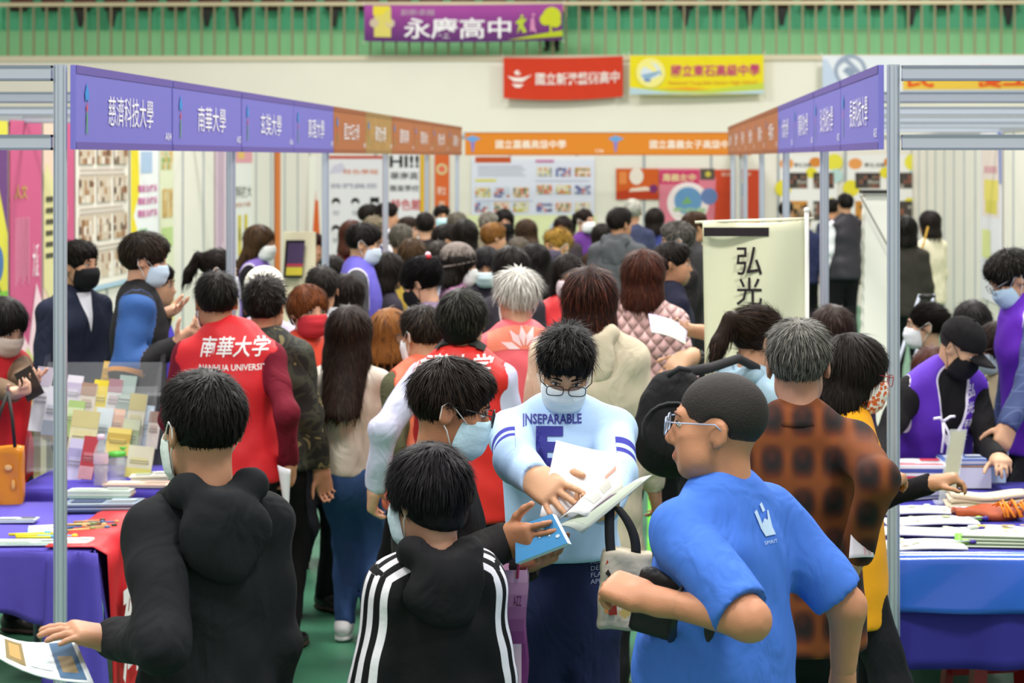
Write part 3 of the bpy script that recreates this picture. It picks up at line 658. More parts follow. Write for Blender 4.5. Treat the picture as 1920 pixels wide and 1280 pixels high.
def quilt_mat(hexc, fr=52):
    m = mat(hexc, .55, 0, .35, 0, 60.001); nt = m.node_tree; b = nt.nodes['Principled BSDF']; tc = nt.nodes.new('ShaderNodeTexCoord'); sp = nt.nodes.new('ShaderNodeSeparateXYZ'); nt.links.new(tc.outputs['Object'], sp.inputs[0]); outs = []
    for sg in (1, -1):
        a = nt.nodes.new('ShaderNodeMath'); a.operation = 'MULTIPLY_ADD'; a.inputs[1].default_value = sg*.8; nt.links.new(sp.outputs['Z'], a.inputs[0]); nt.links.new(sp.outputs['X'], a.inputs[2])
        f = nt.nodes.new('ShaderNodeMath'); f.operation = 'MULTIPLY'; f.inputs[1].default_value = fr; nt.links.new(a.outputs[0], f.inputs[0])
        s_ = nt.nodes.new('ShaderNodeMath'); s_.operation = 'SINE'; nt.links.new(f.outputs[0], s_.inputs[0]); ab = nt.nodes.new('ShaderNodeMath'); ab.operation = 'ABSOLUTE'; nt.links.new(s_.outputs[0], ab.inputs[0])
        pw = nt.nodes.new('ShaderNodeMath'); pw.operation = 'POWER'; pw.inputs[1].default_value = .5; nt.links.new(ab.outputs[0], pw.inputs[0]); outs.append(pw.outputs[0])
    mu = nt.nodes.new('ShaderNodeMath'); mu.operation = 'MULTIPLY'; nt.links.new(outs[0], mu.inputs[0]); nt.links.new(outs[1], mu.inputs[1])
    bp = nt.nodes.new('ShaderNodeBump'); bp.inputs['Strength'].default_value = 1; bp.inputs['Distance'].default_value = .02; nt.links.new(mu.outputs[0], bp.inputs['Height']); nt.links.new(bp.outputs['Normal'], b.inputs['Normal']); return m
def plaid_mat():
    m = bpy.data.materials.new('plaid'); m.use_nodes = True; nt = m.node_tree; b = nt.nodes['Principled BSDF']; b.inputs['Roughness'].default_value = .9
    tc = nt.nodes.new('ShaderNodeTexCoord'); sp = nt.nodes.new('ShaderNodeSeparateXYZ'); nt.links.new(tc.outputs['Object'], sp.inputs[0])
    def wave(sock, fr, ph):
        a = nt.nodes.new('ShaderNodeMath'); a.operation = 'MULTIPLY_ADD'; a.inputs[1].default_value = fr; a.inputs[2].default_value = ph; nt.links.new(sock, a.inputs[0])
        s = nt.nodes.new('ShaderNodeMath'); s.operation = 'SINE'; nt.links.new(a.outputs[0], s.inputs[0])
        c = nt.nodes.new('ShaderNodeMath'); c.operation = 'MULTIPLY_ADD'; c.inputs[1].default_value = .5; c.inputs[2].default_value = .5; c.use_clamp = True; nt.links.new(s.outputs[0], c.inputs[0]); return c.outputs[0]
    wx, wz = wave(sp.outputs['X'], 74, .6), wave(sp.outputs['Z'], 56, 2.2); fx, fz = wave(sp.outputs['X'], 148, 0), wave(sp.outputs['Z'], 112, 1)
    mul = nt.nodes.new('ShaderNodeMath'); mul.operation = 'MULTIPLY'; nt.links.new(wx, mul.inputs[0]); nt.links.new(wz, mul.inputs[1])
    r = nt.nodes.new('ShaderNodeValToRGB'); el = r.color_ramp.elements
    el[0].position = .0; el[0].color = (*lin('#743c12'), 1); el[1].position = .85; el[1].color = (*lin('#120d0d'), 1)
    e = el.new(.16); e.color = (*lin('#54260d'), 1); e = el.new(.45); e.color = (*lin('#2c150c'), 1)
    nt.links.new(mul.outputs[0], r.inputs[0])
    m2 = nt.nodes.new('ShaderNodeMath'); m2.operation = 'MULTIPLY'; nt.links.new(fx, m2.inputs[0]); nt.links.new(fz, m2.inputs[1])
    m3 = nt.nodes.new('ShaderNodeMath'); m3.operation = 'MULTIPLY'; m3.inputs[1].default_value = .10; nt.links.new(m2.outputs[0], m3.inputs[0])
    mx = nt.nodes.new('ShaderNodeMix'); mx.data_type = 'RGBA'; mx.inputs[7].default_value = (*lin('#9c3a16'), 1)
    nt.links.new(m3.outputs[0], mx.inputs[0]); nt.links.new(r.outputs[0], mx.inputs[6]); nt.links.new(mx.outputs[2], b.inputs['Base Color']); return m
def camo_mat():
    m = bpy.data.materials.new('camouflage'); m.use_nodes = True; nt = m.node_tree; b = nt.nodes['Principled BSDF']; b.inputs['Roughness'].default_value = .8
    tc = nt.nodes.new('ShaderNodeTexCoord'); n = nt.nodes.new('ShaderNodeTexNoise'); n.inputs['Scale'].default_value = 11; n.inputs['Detail'].default_value = 2; n.inputs['Distortion'].default_value = .8
    r = nt.nodes.new('ShaderNodeValToRGB'); r.color_ramp.interpolation = 'CONSTANT'; el = r.color_ramp.elements
    el[0].position = 0; el[0].color = (*lin('#1c1d1a'), 1); el[1].position = .62; el[1].color = (*lin('#77704a'), 1)
    e = el.new(.44); e.color = (*lin('#35382a'), 1); e = el.new(.53); e.color = (*lin('#23241f'), 1); e = el.new(.70); e.color = (*lin('#2a2c26'), 1)
    nt.links.new(tc.outputs['Object'], n.inputs['Vector']); nt.links.new(n.outputs['Fac'], r.inputs[0]); nt.links.new(r.outputs[0], b.inputs['Base Color']); return m
def spots_mat(bg, fg, scale=55, thr=.3):
    m = bpy.data.materials.new('spotted'); m.use_nodes = True; nt = m.node_tree; b = nt.nodes['Principled BSDF']; b.inputs['Roughness'].default_value = .8
    tc = nt.nodes.new('ShaderNodeTexCoord'); v = nt.nodes.new('ShaderNodeTexVoronoi'); v.inputs['Scale'].default_value = scale; v.distance = 'CHEBYCHEV'
    l = nt.nodes.new('ShaderNodeMath'); l.operation = 'LESS_THAN'; l.inputs[1].default_value = thr; mx = nt.nodes.new('ShaderNodeMix'); mx.data_type = 'RGBA'
    mx.inputs[6].default_value = (*lin(bg), 1); mx.inputs[7].default_value = (*lin(fg), 1)
    nt.links.new(tc.outputs['Object'], v.inputs['Vector']); nt.links.new(v.outputs['Distance'], l.inputs[0]); nt.links.new(l.outputs[0], mx.inputs[0]); nt.links.new(mx.outputs[2], b.inputs['Base Color']); return m
def grid_mat(bg, fg, fr=160, wd=.9):
    m = bpy.data.materials.new('checked'); m.use_nodes = True; nt = m.node_tree; b = nt.nodes['Principled BSDF']; b.inputs['Roughness'].default_value = .8
    tc = nt.nodes.new('ShaderNodeTexCoord'); sp = nt.nodes.new('ShaderNodeSeparateXYZ'); nt.links.new(tc.outputs['Object'], sp.inputs[0]); out = []
    for ch in 'XYZ':
        a = nt.nodes.new('ShaderNodeMath'); a.operation = 'MULTIPLY'; a.inputs[1].default_value = fr; nt.links.new(sp.outputs[ch], a.inputs[0])
        s = nt.nodes.new('ShaderNodeMath'); s.operation = 'SINE'; nt.links.new(a.outputs[0], s.inputs[0])
        g = nt.nodes.new('ShaderNodeMath'); g.operation = 'GREATER_THAN'; g.inputs[1].default_value = wd; nt.links.new(s.outputs[0], g.inputs[0]); out.append(g.outputs[0])
    mm = nt.nodes.new('ShaderNodeMath'); mm.operation = 'MAXIMUM'; nt.links.new(out[0], mm.inputs[0]); nt.links.new(out[2], mm.inputs[1])
    mx = nt.nodes.new('ShaderNodeMix'); mx.data_type = 'RGBA'; mx.inputs[6].default_value = (*lin(bg), 1); mx.inputs[7].default_value = (*lin(fg), 1)
    nt.links.new(mm.outputs[0], mx.inputs[0]); nt.links.new(mx.outputs[2], b.inputs['Base Color']); return m

# ---------------------------------------------------------------- hands
def hand_sdf(w, d, n, side, s=1.0, curl=(.4, .5, .4), spread=.05, thumb=.35, curls=None, fdir=None):
    """w wrist, d towards the fingers, n where the palm faces; side +1 right, -1 left"""
    d = unit(d); n = unit(np.asarray(n, float)-d*np.dot(n, d)); t = np.cross(d, n)*side; q = SDF()
    R = np.stack([t, d, n], 1)
    q.cap(w-d*.03*s, w+d*.02*s, .026*s, .027*s, .02, (n, 1.35))
    if fdir is not None: q.cap(w-fdir*.075*s, w+d*.012*s, .0315*s, .027*s, .03)
    q.box(w+d*.055*s, A_(.030, .036, .005)*s, R, .011*s, .02)
    q.ell(w+d*.06*s-n*.002*s, A_(.036, .040, .017)*s, R, .02)
    q.ell(w+d*.035*s+t*.024*s+n*.008*s, A_(.018, .030, .016)*s, R, .015)
    for i, (o, L) in enumerate(((.030, .072), (.0105, .080), (-.010, .074), (-.029, .058))):
        a = w+d*(.088-.004*abs(i-1.2))*s+t*o*s; ang = 0; dd = unit(d+t*(1.4-i)*spread); r = .0092 if i < 3 else .008
        q.ell(a-n*.003*s, (.0118*s,)*3, k=.006)
        cu = curls[i] if curls else curl
        for j, fr in enumerate((.46, .30, .24)):
            ang += cu[j]*(1+.12*i); v = dd*math.cos(ang)+n*math.sin(ang)
            b = a+v*L*fr*s; q.cap(a, b, (r-.0006*j)*s, (r-.0006*(j+1))*s, .004); a = b
    a = w+d*.028*s+t*.030*s+n*.006*s; v = unit(t*.8+d*.75+n*thumb)
    for j, L in enumerate((.038, .030, .026)):
        b = a+v*L*s; q.cap(a, b, (.0125-.0012*j)*s, (.0113-.0012*j)*s, .006); a = b; v = unit(v+d*.28+n*thumb*.4-t*.12)
    return q

def ik(S, T, l1, l2, hint):
    S, T = np.asarray(S, float), np.asarray(T, float); d = T-S; L = np.linalg.norm(d); mx = (l1+l2)*.995
    if L > mx: T = S+d/L*mx; d = T-S; L = mx
    u = d/max(L, 1e-6); a = (l1*l1-l2*l2+L*L)/(2*L); h = math.sqrt(max(l1*l1-a*a, 0)); hv = np.asarray(hint, float); hv = unit(hv-u*np.dot(hv, u))
    return S+u*a+hv*h, T

# ---------------------------------------------------------------- heads
def head_sdf(neck_to, fat=0.0, child=False):
    q = SDF()
    q.ell((0, -.012, .030), (.077, .096, .085), k=.02)
    q.ell((0, .028, -.040), (.060+fat*.012, .062, .076), k=.03)
    q.ell((0, .056, -.098), (.026+fat*.008, .022, .018), k=.03)
    for s in (-1, 1):
        q.ell((s*.040, .056, -.022), (.026, .024, .024), k=.02)
        q.ell((s*(.042+.006*fat), .035, -.065), (.024+.014*fat, .034+.006*fat, .034+.008*fat), k=.025)
    q.cap((-.036, .080, .024), (.036, .080, .024), .011, k=.02)
    q.cap((0, .086, .012), (0, .104, -.034), .007, .012, k=.012)
    for s in (-1, 1): q.ell((s*.011, .096, -.038), (.009, .010, .008), k=.008)
    q.ell((0, .087, -.066), (.023, .011, .006), k=.007); q.ell((0, .086, -.076), (.020, .011, .007), k=.006)
    q.cap((0, -.022, -.05), neck_to, .050+.006*fat, .058+.008*fat, .03, (A_(0, 1, 0), 1.05))
    for s in (-1, 1):
        q.ell((s*.081, -.010, -.008), (.009, .021, .033), rotz(s*.35), k=.006)
        q.ell((s*.032, .100, .004), (.017, .014, .010), k=.012, op=-1)
        q.ell((s*.090, -.006, -.004), (.006, .011, .018), rotz(s*.35), k=.006, op=-1)
    return q

HAIRS = {}
def hair_sdf(style, L=0.0, vol=1.0):
    """hair shells in the head frame (y forward, z up, origin mid head)"""
    q = SDF(); v = vol
    if style in ('buzz',):
        q.ell((0, -.013, .034), (.0805, .0995, .0885), k=.01)
        q.ell((0, .128, -.06), (.09, .075, .125), k=.012, op=-1); q.plane((0, -.02, -.042), (0, .5, -.86), .012)
        for s in (-1, 1): q.ell((s*.085, .002, -.02), (.026, .032, .05), k=.01, op=-1)
    elif style in ('short', 'spiky', 'curly'):
        q.ell((0, -.014, .036), (.087*v, .106*v, .094*v), k=.01); q.ell((0, .02, .078), (.066*v, .075*v, .042*v), k=.03)
        q.ell((0, .130, -.058), (.082, .070, .122), k=.012, op=-1); q.plane((0, -.02, -.046), (0, .42, -.9), .01)
        for s in (-1, 1): q.ell((s*.090, .006, -.028), (.026, .030, .045), k=.008, op=-1)
    elif style == 'bowl':
        q.ell((0, -.010, .032), (.094*v, .112*v, .098*v), k=.01); q.cap((0, -.02, .0), (0, -.03, -.045), .088, .070, .03)
        q.ell((0, .138, -.062), (.078, .078, .118), k=.012, op=-1); q.plane((0, -.02, -.055), (0, .42, -.9), .01)
        for s in (-1, 1): q.ell((s*.095, .008, -.045), (.028, .03, .042), k=.008, op=-1)
    elif style in ('bob', 'long'):
        q.ell((0, -.014, .034), (.096*v, .114*v, .098*v), k=.01)
        q.cap((0, -.020, .0), (0, -.035, -.12), .098*v, .092*v, .03, (A_(0, 1, 0), 1.08))
        zl = -.135-L
        if style == 'long':
            q.cap((0, -.055, -.10), (0, -.125-.05*min(1, L/.2), zl), .100*v, .085, .04, (A_(0, 1, 0), 1.6))
        else:
            q.cap((0, -.035, -.10), (0, -.04, zl), .096*v, .095*v, .03, (A_(0, 1, 0), 1.05))
        q.ell((0, .125, -.07), (.063, .085, .115), k=.012, op=-1); q.box((0, .10, -.22-L/2), (.075, .075, .12+L/2), None, .02, .015, op=-1)
        q.plane((0, 0, zl), (0, 0, -1), .02)
    elif style in ('tied', 'ponytail', 'bun'):
        q.ell((0, -.014, .034), (.086*v, .105*v, .093*v), k=.01)
        if style == 'ponytail':
            q.cap((0, -.10, .055), (0, -.135, .05), .022, .028, .015); q.cap((0, -.135, .05), (0, -.165, -.05), .032, .03, .02); q.cap((0, -.165, -.05), (0, -.15, -.20-L), .03, .014, .02)
        if style == 'bun': q.ell((0, -.105, .055), (.045, .04, .045), k=.012)
        q.ell((0, .124, -.062), (.080, .070, .120), k=.012, op=-1); q.plane((0, -.02, -.05), (0, .42, -.9), .01)
        for s in (-1, 1): q.ell((s*.090, .006, -.03), (.026, .030, .045), k=.008, op=-1)
    elif style == 'bald':
        q.ell((0, -.020, .020), (.083, .100, .080), k=.01); q.ell((0, .01, .10), (.07, .09, .055), k=.02, op=-1)
        q.ell((0, .124, -.03), (.090, .090, .14), k=.012, op=-1); q.plane((0, -.02, -.046), (0, .42, -.9), .01)
    return q

def hair_noise(style, amp, sd):
    ph = sd*1.7
    def f(X, Y, Z):
        az = np.arctan2(X, Y+.05); r = np.sqrt(X*X+(Y+.03)**2)
        if style == 'curly': return amp*2.2*(np.sin(X*120+ph)*np.sin(Y*110+ph*2)*np.sin(Z*115+1)+.4*np.sin(X*260+Z*200))
        return amp*(np.sin(az*23+ph+5*np.sin(Z*22+ph))*np.clip(r/.06, 0, 1)+.6*np.sin(az*41+Z*30+ph)*np.clip(r/.06, 0, 1))+0*Z
    return f

def strands(V, N, style, n, sd, L=.045, wdt=.0022, lift=.25, crown=(0, -.045, .115), grav=0.0, down=None, vis=None):
    rr = np.random.RandomState(sd); i = rr.randint(0, len(V), n); p = V[i]; nr = N[i]
    if style in ('bob', 'long', 'ponytail', 'bun', 'tied', 'bowl'): lift *= .35
    t = p-np.array(crown); t = t-nr*np.sum(t*nr, 1)[:, None]; t /= np.maximum(np.linalg.norm(t, axis=1), 1e-6)[:, None]
    if style in ('bob', 'long', 'bowl'):
        g = np.array([0, 0, -1.0]) if down is None else down
        low = np.clip((.06-p[:, 2])/.06, 0, 1)[:, None]; gg = g-nr*(nr @ g)[:, None]; t = t*(1-low)+gg*low
    if style == 'tied' or style == 'ponytail' or style == 'bun':
        tgt = np.array([0, -.12, .055]); b = tgt-p; b = b-nr*np.sum(b*nr, 1)[:, None]; t = b/np.maximum(np.linalg.norm(b, axis=1), 1e-6)[:, None]
        lowm = (p[:, 1] < -.12) ; t[lowm] = np.array([0, 0, -1.0])
    t = t+rr.normal(0, .22 if lift > .2 else (.1 if style in ('short', 'spiky') else .06), t.shape); t /= np.maximum(np.linalg.norm(t, axis=1), 1e-6)[:, None]
    Ls = (L*rr.uniform(.5, 1.25, n)*np.where((p[:, 1] > .055) & (style not in ('tied', 'ponytail', 'bun')), .55, 1.0)*np.where((p[:, 2] < .0) & (style in ('short', 'bowl', 'spiky', 'curly')), .5, 1.0)*np.where((np.abs(p[:, 0]) > .062) & (p[:, 2] < .035) & (style in ('short', 'spiky', 'curly')), .35, 1.0))[:, None]; lf = (lift*rr.uniform(.0, 1.3, n)**2)[:, None]
    sd_ = np.cross(nr, t); sd_ /= np.maximum(np.linalg.norm(sd_, axis=1), 1e-6)[:, None]; w = wdt*rr.uniform(.6, 1.5, n)[:, None]
    a = p-nr*.002; b = p+t*Ls*.5+nr*(.0022+Ls*lf*.45); c = p+t*Ls+nr*(.0005+Ls*lf)-np.array([0, 0, 1])*Ls*grav
    c[:, :] -= nr*.0 
    P = np.stack([a-sd_*w, a+sd_*w, b-sd_*w*.8, b+sd_*w*.8, c-sd_*w*.12, c+sd_*w*.12], 1).reshape(-1, 3)
    k = np.arange(n)[:, None]*6
    Fq = np.concatenate([k+np.array([[0, 1, 3, 2]]), k+np.array([[2, 3, 5, 4]])])
    return P, Fq

# ---------------------------------------------------------------- a person
SKINS = ['#c89878', '#bd8b69', '#d3a689', '#c59273']
NP = [0]
class Person: pass
def person(px, py, Z, a, label, hair='short', hc='#16120f', hi=None, hL=0, hvol=1.0, skin=None, head=(0, 0, 0), lean=0, H=None, hs=1.0, fat=0.0, w=1.0,
           top=None, vest=None, bottom='#1c1d22', shoes='#1a1715', armR=None, armL=None, mask=None, glasses=None, hat=None, near=0, group=None, z0=0.0,
           nstr=None, face=None, lift=None, sL=None, feet=None, brow=True, collar=None, hood=None, elbR=None, elbL=None, handR=None, handL=None, bare=False, fold=1.0, sit=False, mouth=False, hx=0.0):
    NP[0] += 1; sd = NP[0]; rr = random.Random(sd)
    skin = skin or SKINS[sd % 4]; sm = skin_mat(skin); top = dict(top or {})
    pxm = Z/FPX; vox = 1.0 if near >= 2 else (1.35 if near == 1 else 1.9)
    ztop_ = ZA(py, Z)-z0; hairh = .014 if hair != 'bald' else 0
    s = (H or ztop_)/1.70
    # skeleton, local frame: x right, y forward, z up, pelvis at origin first
    Rl = rotx(-lean); up = lambda x, y, z: Rl @ (A_(x, y, z)*s)
    pel = A_(0, 0, 0); waist = up(0, 0, .14); chest = up(0, .0, .34); uch = up(0, -.008, .455); nb = up(0, -.012, .525)
    shw = .140*w; SR, SL = up(shw, -.01, .452), up(-shw, -.01, .452)
    hy, hp, hr = [math.radians(v) for v in head]
    Rh = rotz(hy) @ rotx(-hp-lean*.6) @ roty(hr)
    pivot = nb+up(0, .015, .068)-up(0, 0, 0)
    C = pivot+Rh @ A_(0, .012, .075)*hs+A_(hx, 0, 0)
    topz = (C+Rh @ A_(0, -.01, (.115+hairh)*hs))[2]
    topz = max(topz, C[2]+.10*hs)
    pz = ztop_-topz                      # pelvis height
    off = A_(0, 0, pz); pel, waist, chest, uch, nb, SR, SL, C = [q+off for q in (pel, waist, chest, uch, nb, SR, SL, C)]
    th = math.radians(a-90); Rw = rotz(th)
    wp = np.array(W(px, py, Z)); hc_ = Rw @ C; rootp = A_(wp[0]-hc_[0], wp[1]-hc_[1], z0)
    root = thing('person', label, 'person', rootp, th, group)
    loc = lambda q: Rw.T @ (np.array(q)-rootp)
    O = Person(); O.root = root; O.loc = loc; O.C = C; O.Rh = Rh; O.nb = nb; O.chest = chest; O.s = s; O.pel = pel; O.hs = hs; O.SR, O.SL = SR, SL; O.Rl = Rl; O.uch = uch; O.waist = waist
    # arms
    l1, l2 = .285*s, .25*s
    def arm(S, sg, spec, eh):
        if spec is None: spec = (sg*(.215*w+.01), .06+.05*rr.random(), -.12)
        if isinstance(spec, str) and spec == 'front': T = pel+A_(sg*.07, .33, .26)*s
        elif isinstance(spec, tuple) and len(spec) == 3: T = pel+A_(*spec)*s
        else: T = loc(W(spec[0], spec[1], spec[2])) if isinstance(spec, list) else np.asarray(spec)
        E, T = ik(S, T, l1, l2, eh if eh is not None else A_(sg*.35, -.75, -.55)); return E, T
    ER, WR = arm(SR, 1, armR, elbR); EL, WL = arm(SL, -1, armL, elbL); O.WR, O.WL, O.ER, O.EL = WR, WL, ER, EL
    # legs
    hipR, hipL = pel+A_(.076*w, 0, -.02)*s, pel+A_(-.076*w, 0, -.02)*s
    fy = .36 if sit else 0
    ft = feet or ((.10, fy-.02+.04*rr.random()), (-.10, fy-.02+.04*rr.random()))
    aR, aL = A_(ft[0][0]*s, ft[0][1]*s, .075), A_(ft[1][0]*s, ft[1][1]*s, .075)
    kR, aR = ik(hipR, aR, .42*s, .42*s, (0, 1, .05)); kL, aL = ik(hipL, aL, .42*s, .42*s, (0, 1, .05))
    fd = (Rl @ A_(0, 1, 0))
    def torso(q, g, hem=None, wid=1.0):
        ww = w*wid
        q.cap(pel, waist, .142*s*ww+g, (.124+.03*fat)*s*ww+g, .05, (fd, 1.45-.25*fat)); q.cap(waist, chest, (.124+.03*fat)*s*ww+g, .136*s*ww+g, .05, (fd, 1.42-.22*fat))
        q.cap(chest, uch, .136*s*ww+g, .108*s*ww+g, .05, (fd, 1.45))
        if fat > .2: q.ell(waist+A_(0, .06, -.02)*s, A_(.15*ww, .09+.04*fat, .14)*s+g, k=.06)
    def shoulders(q, g):
        for S, sg in ((SR, 1), (SL, -1)): q.cap(nb+Rl @ A_(sg*.030, -.006, -.035)*s, S+A_(0, 0, -.004), .040*s+g, .045*s+g, .035)
    def arms_(q, g, f1=1.0, which=(1, 1), g2=None, r=1.0):
        g2 = g if g2 is None else g2
        for on, S, E, T in ((which[0], SR, ER, WR), (which[1], SL, EL, WL)):
            if not on: continue
            if f1 >= .99 or f1 > .55:
                q.cap(S, E, .046*s*r+g, .039*s*r+g2, .03); q.cap(E, E+(T-E)*min(1, (f1-.5)/.5) if f1 < .99 else T, .039*s*r+g2, (.028*s+g2) if f1 >= .99 else .038*s+g2, .025)
            else: q.cap(S, S+(E-S)*f1*2, .048*s*r+g, .046*s*r+g*1.3, .03)
    def legs(q, g, g2):
        for hp_, k_, a_ in ((hipR, kR, aR), (hipL, kL, aL)):
            q.cap(hp_, k_, .078*s*w+g, .054*s+g2, .04); q.cap(k_, a_+A_(0, 0, .0), .056*s+g2, .040*s+g2, .03)
    # ---- body (skin): head, trunk, limbs, hands in one mesh
    parts = []
    nbh = Rh.T @ (nb+Rl @ A_(0, -.005, -.05)*s-C)/hs
    hv, hf = head_sdf(nbh, fat).mesh(.0078 if near >= 2 else .0085*vox, smooth=1); parts.append((hv*hs @ Rh.T+C, hf))
    q = SDF(); torso(q, -.012); shoulders(q, -.008); arms_(q, -.002 if bare else -.006, r=1.0+.24*fat if bare else 1.0); legs(q, -.004, -.004)
    parts.append(q.mesh(.012 if bare and near else .04))
    dh = lambda E, T: unit(T-E)
    defR = dict(d=dh(ER, WR), n=(-1, .1, 0)); defL = dict(d=dh(EL, WL), n=(1, .1, 0))
    if armR == 'front' or armL == 'front': defR['n'] = defL['n'] = (0, -.4, 1)
    for sg, T, dflt, spec in ((1, WR, defR, handR), (-1, WL, defL, handL)):
        if spec == 0: continue
        k = dict(dflt); k.update(spec or {}); k['fdir'] = unit(T-(ER if sg > 0 else EL))
        if 'dp' in k: k['d'] = Rw.T @ np.array(W(*k.pop('dp')))-Rw.T @ rootp-T
        if 'nw' in k: k['n'] = Rw.T @ A_(*k.pop('nw'))
        q = hand_sdf(T, k.pop('d'), k.pop('n'), sg, s*k.pop('sc', 1.0), **k); parts.append(q.mesh(.0048 if near >= 2 else (.0090 if near else .014), smooth=1))
    bV = []; bF = []; o_ = 0
    for v_, f_ in parts: bV.append(v_); bF.append(f_+o_); o_ += len(v_)
    bV = np.concatenate(bV); bF = np.concatenate(bF)
    midx = np.zeros(len(bF), dtype=np.int32); mats_ = [sm]
    if mouth:
        fc = (bV[bF].mean(1)-C) @ Rh/hs; lp = (np.abs(fc[:, 0]) < .024) & (fc[:, 2] > -.084) & (fc[:, 2] < -.059) & (fc[:, 1] > .086); midx[lp] = 1; mats_.append(skin_mat('#b5705c'))
    link('body', np_mesh('body', bV, bF, mats_, True, midx), root)
    # ---- clothes
    cv = (.0085 if near >= 2 else (.012 if near == 1 else .021))
    ph = sd*1.3
    def folds(amp):
        amp *= fold
        def f(X, Y, Z_): return amp*(np.sin(X*21+4*np.sin(Z_*7+ph)+ph)*np.sin(Z_*17+3*np.sin(X*9+ph)+Y*11)+.7*np.sin(Z_*43+X*17+Y*23+2*np.sin(X*13)+ph)*np.sin(X*11+Y*13+ph))
        return f
    def cmesh(name, q, m, nz=.004, attr=None, parent=root, sm_=2, vx=None):
        V_, F_ = q.mesh(vx or cv, folds(nz) if nz else None, sm_); me = np_mesh(name, V_, F_, m); ob = link(name, me, parent)
        if attr is not None:
            at = me.attributes.new('print', 'FLOAT', 'POINT'); at.data.foreach_set('value', np.asarray(attr(V_), dtype=np.float32))
        ob['_v'] = 0; del ob['_v']; return ob
    tname = top.get('name', 'jacket'); tm = top.get('mat') or cloth(top.get('c', '#2a2a2e')); g = top.get('g', .014)
    hem = top.get('hem', -.10)
    q = SDF(); torso(q, g); shoulders(q, g*.8); 
    if hem < -.03: q.cap(pel, pel+A_(0, 0, hem*s+.03), .146*s*w+g, .158*s*w+g+.006, .05, (A_(0, 1, 0), 1.4-.2*fat))
    arms_(q, g*.9, top.get('sleeve', 1.0), g2=g*.75, r=1+.2*fat)
    if hood:
        qs, q = q, SDF()
        q.cap(nb+Rl @ A_(.085, .035, -.01)*s, nb+Rl @ A_(.075, -.06, .02)*s, .026*s, .034*s, .03); q.cap(nb+Rl @ A_(-.085, .035, -.01)*s, nb+Rl @ A_(-.075, -.06, .02)*s, .026*s, .034*s, .03)
        q.cap(nb+Rl @ A_(.075, -.06, .02)*s, nb+Rl @ A_(-.075, -.06, .02)*s, .036*s, .036*s, .03); q.ell(nb+Rl @ A_(0, -.105, -.075)*s, A_(.108, .034, .105)*s, Rl, .03)
        q.ell(nb+Rl @ A_(0, -.095, .055)*s, A_(.05, .05, .03)*s, Rl, .02, op=-1)
        q.cap(nb+Rl @ A_(0, -.01, -.06)*s, nb+Rl @ A_(0, .03, .12)*s, .064*s, .075*s, .012, op=-1)
        O.hood = cmesh('hood', q, top.get('hoodmat') or (tm if 'attr' not in top else cloth('#1a1a1d')), .006)
        q = qs
    if hem > -.5: q.plane(pel+A_(0, 0, hem*s), (0, 0, -1), .01)
    if top.get('sleeve', 1.0) >= .99:
        for E, T in ((ER, WR), (EL, WL)): q.ell(T+unit(T-E)*.05, (.05,)*3, k=.004, op=-1)
    elif top.get('sleeve') <= .55:
        for S, E in ((SR, ER), (SL, EL)): q.ell(S+(E-S)*top['sleeve']*2+unit(E-S)*.11, (.105,)*3, k=.004, op=-1)
    if top.get('vneck'):
        q.cap(nb+A_(0, .13, -.0)*s, chest+A_(0, .16, -.03)*s, .07, .02, .01, op=-1)
    O.top = cmesh(tname, q, tm, top.get('nz', .0045), top.get('attr') and (lambda V_: top['attr'](V_, O)))
    if vest:
        g2 = g+.013; q = SDF(); torso(q, g2); shoulders(q, g2*.9)
        vh = vest.get('hem', -.12); cu = vest.get('cut', .085)
        if vh < -.03: q.cap(pel, pel+A_(0, 0, vh*s+.03), .146*s*w+g2, .160*s*w+g2, .05, (A_(0, 1, 0), 1.4-.2*fat))
        for S, E, sg in ((SR, ER, 1), (SL, EL, -1)): q.cap(S+A_(sg*cu, 0, .03)*s, S+A_(sg*(cu+.008), 0, -.15)*s, .058*s+g*.3, .066*s+g*.3, .01, op=-1); q.cap(S+A_(sg*(cu+.035), 0, .0)*s, S+A_(sg*(cu+.1), 0, .0)*s, .08*s, .10*s, .01, op=-1)
        if vest.get('v'): q.cap(nb+Rl @ A_(0, .10, -.0)*s, chest+Rl @ A_(0, .19, -.16)*s, .075*s, .018*s, .006, op=-1)
        q.plane(pel+A_(0, 0, vh*s), (0, 0, -1), .008)
        att = None; vm = vest.get('mat') or mat(vest['c'], .5, 0, .35, .35, 9, .06, 4)
        if vest.get('trim'):
            subs = [p_ for p_ in q.p if p_[-1] < 0 and p_[0] == 'cap']
            def att(V_):
                d = np.full(len(V_), 9.0)
                for p_ in subs: d = np.minimum(d, np.abs(SDF.ev(p_, V_[:, 0], V_[:, 1], V_[:, 2])))
                return d
            vm = attr_mat(vest['c'], [(-1, .011 if near else .014, vest['trim'])], .55)
        O.vest = cmesh('vest', q, vm, vest.get('nz', .004), att)
    q = SDF(); legs(q, .012, .016); q.cap(pel+A_(0, 0, -.03), pel+(waist-pel)*.9, .142*s*w+.004, (.124+.03*fat)*s*w+.004, .05, (A_(0, 1, 0), 1.4-.2*fat))
    for a_ in (aR, aL): q.plane(A_(0, 0, .045), (0, 0, -1), .01)
    bm_ = bottom if not isinstance(bottom, str) else cloth(bottom)
    O.bottom = cmesh('trousers', q, bm_, .004, vx=(.017 if near >= 2 else (.022 if near == 1 else .034)))
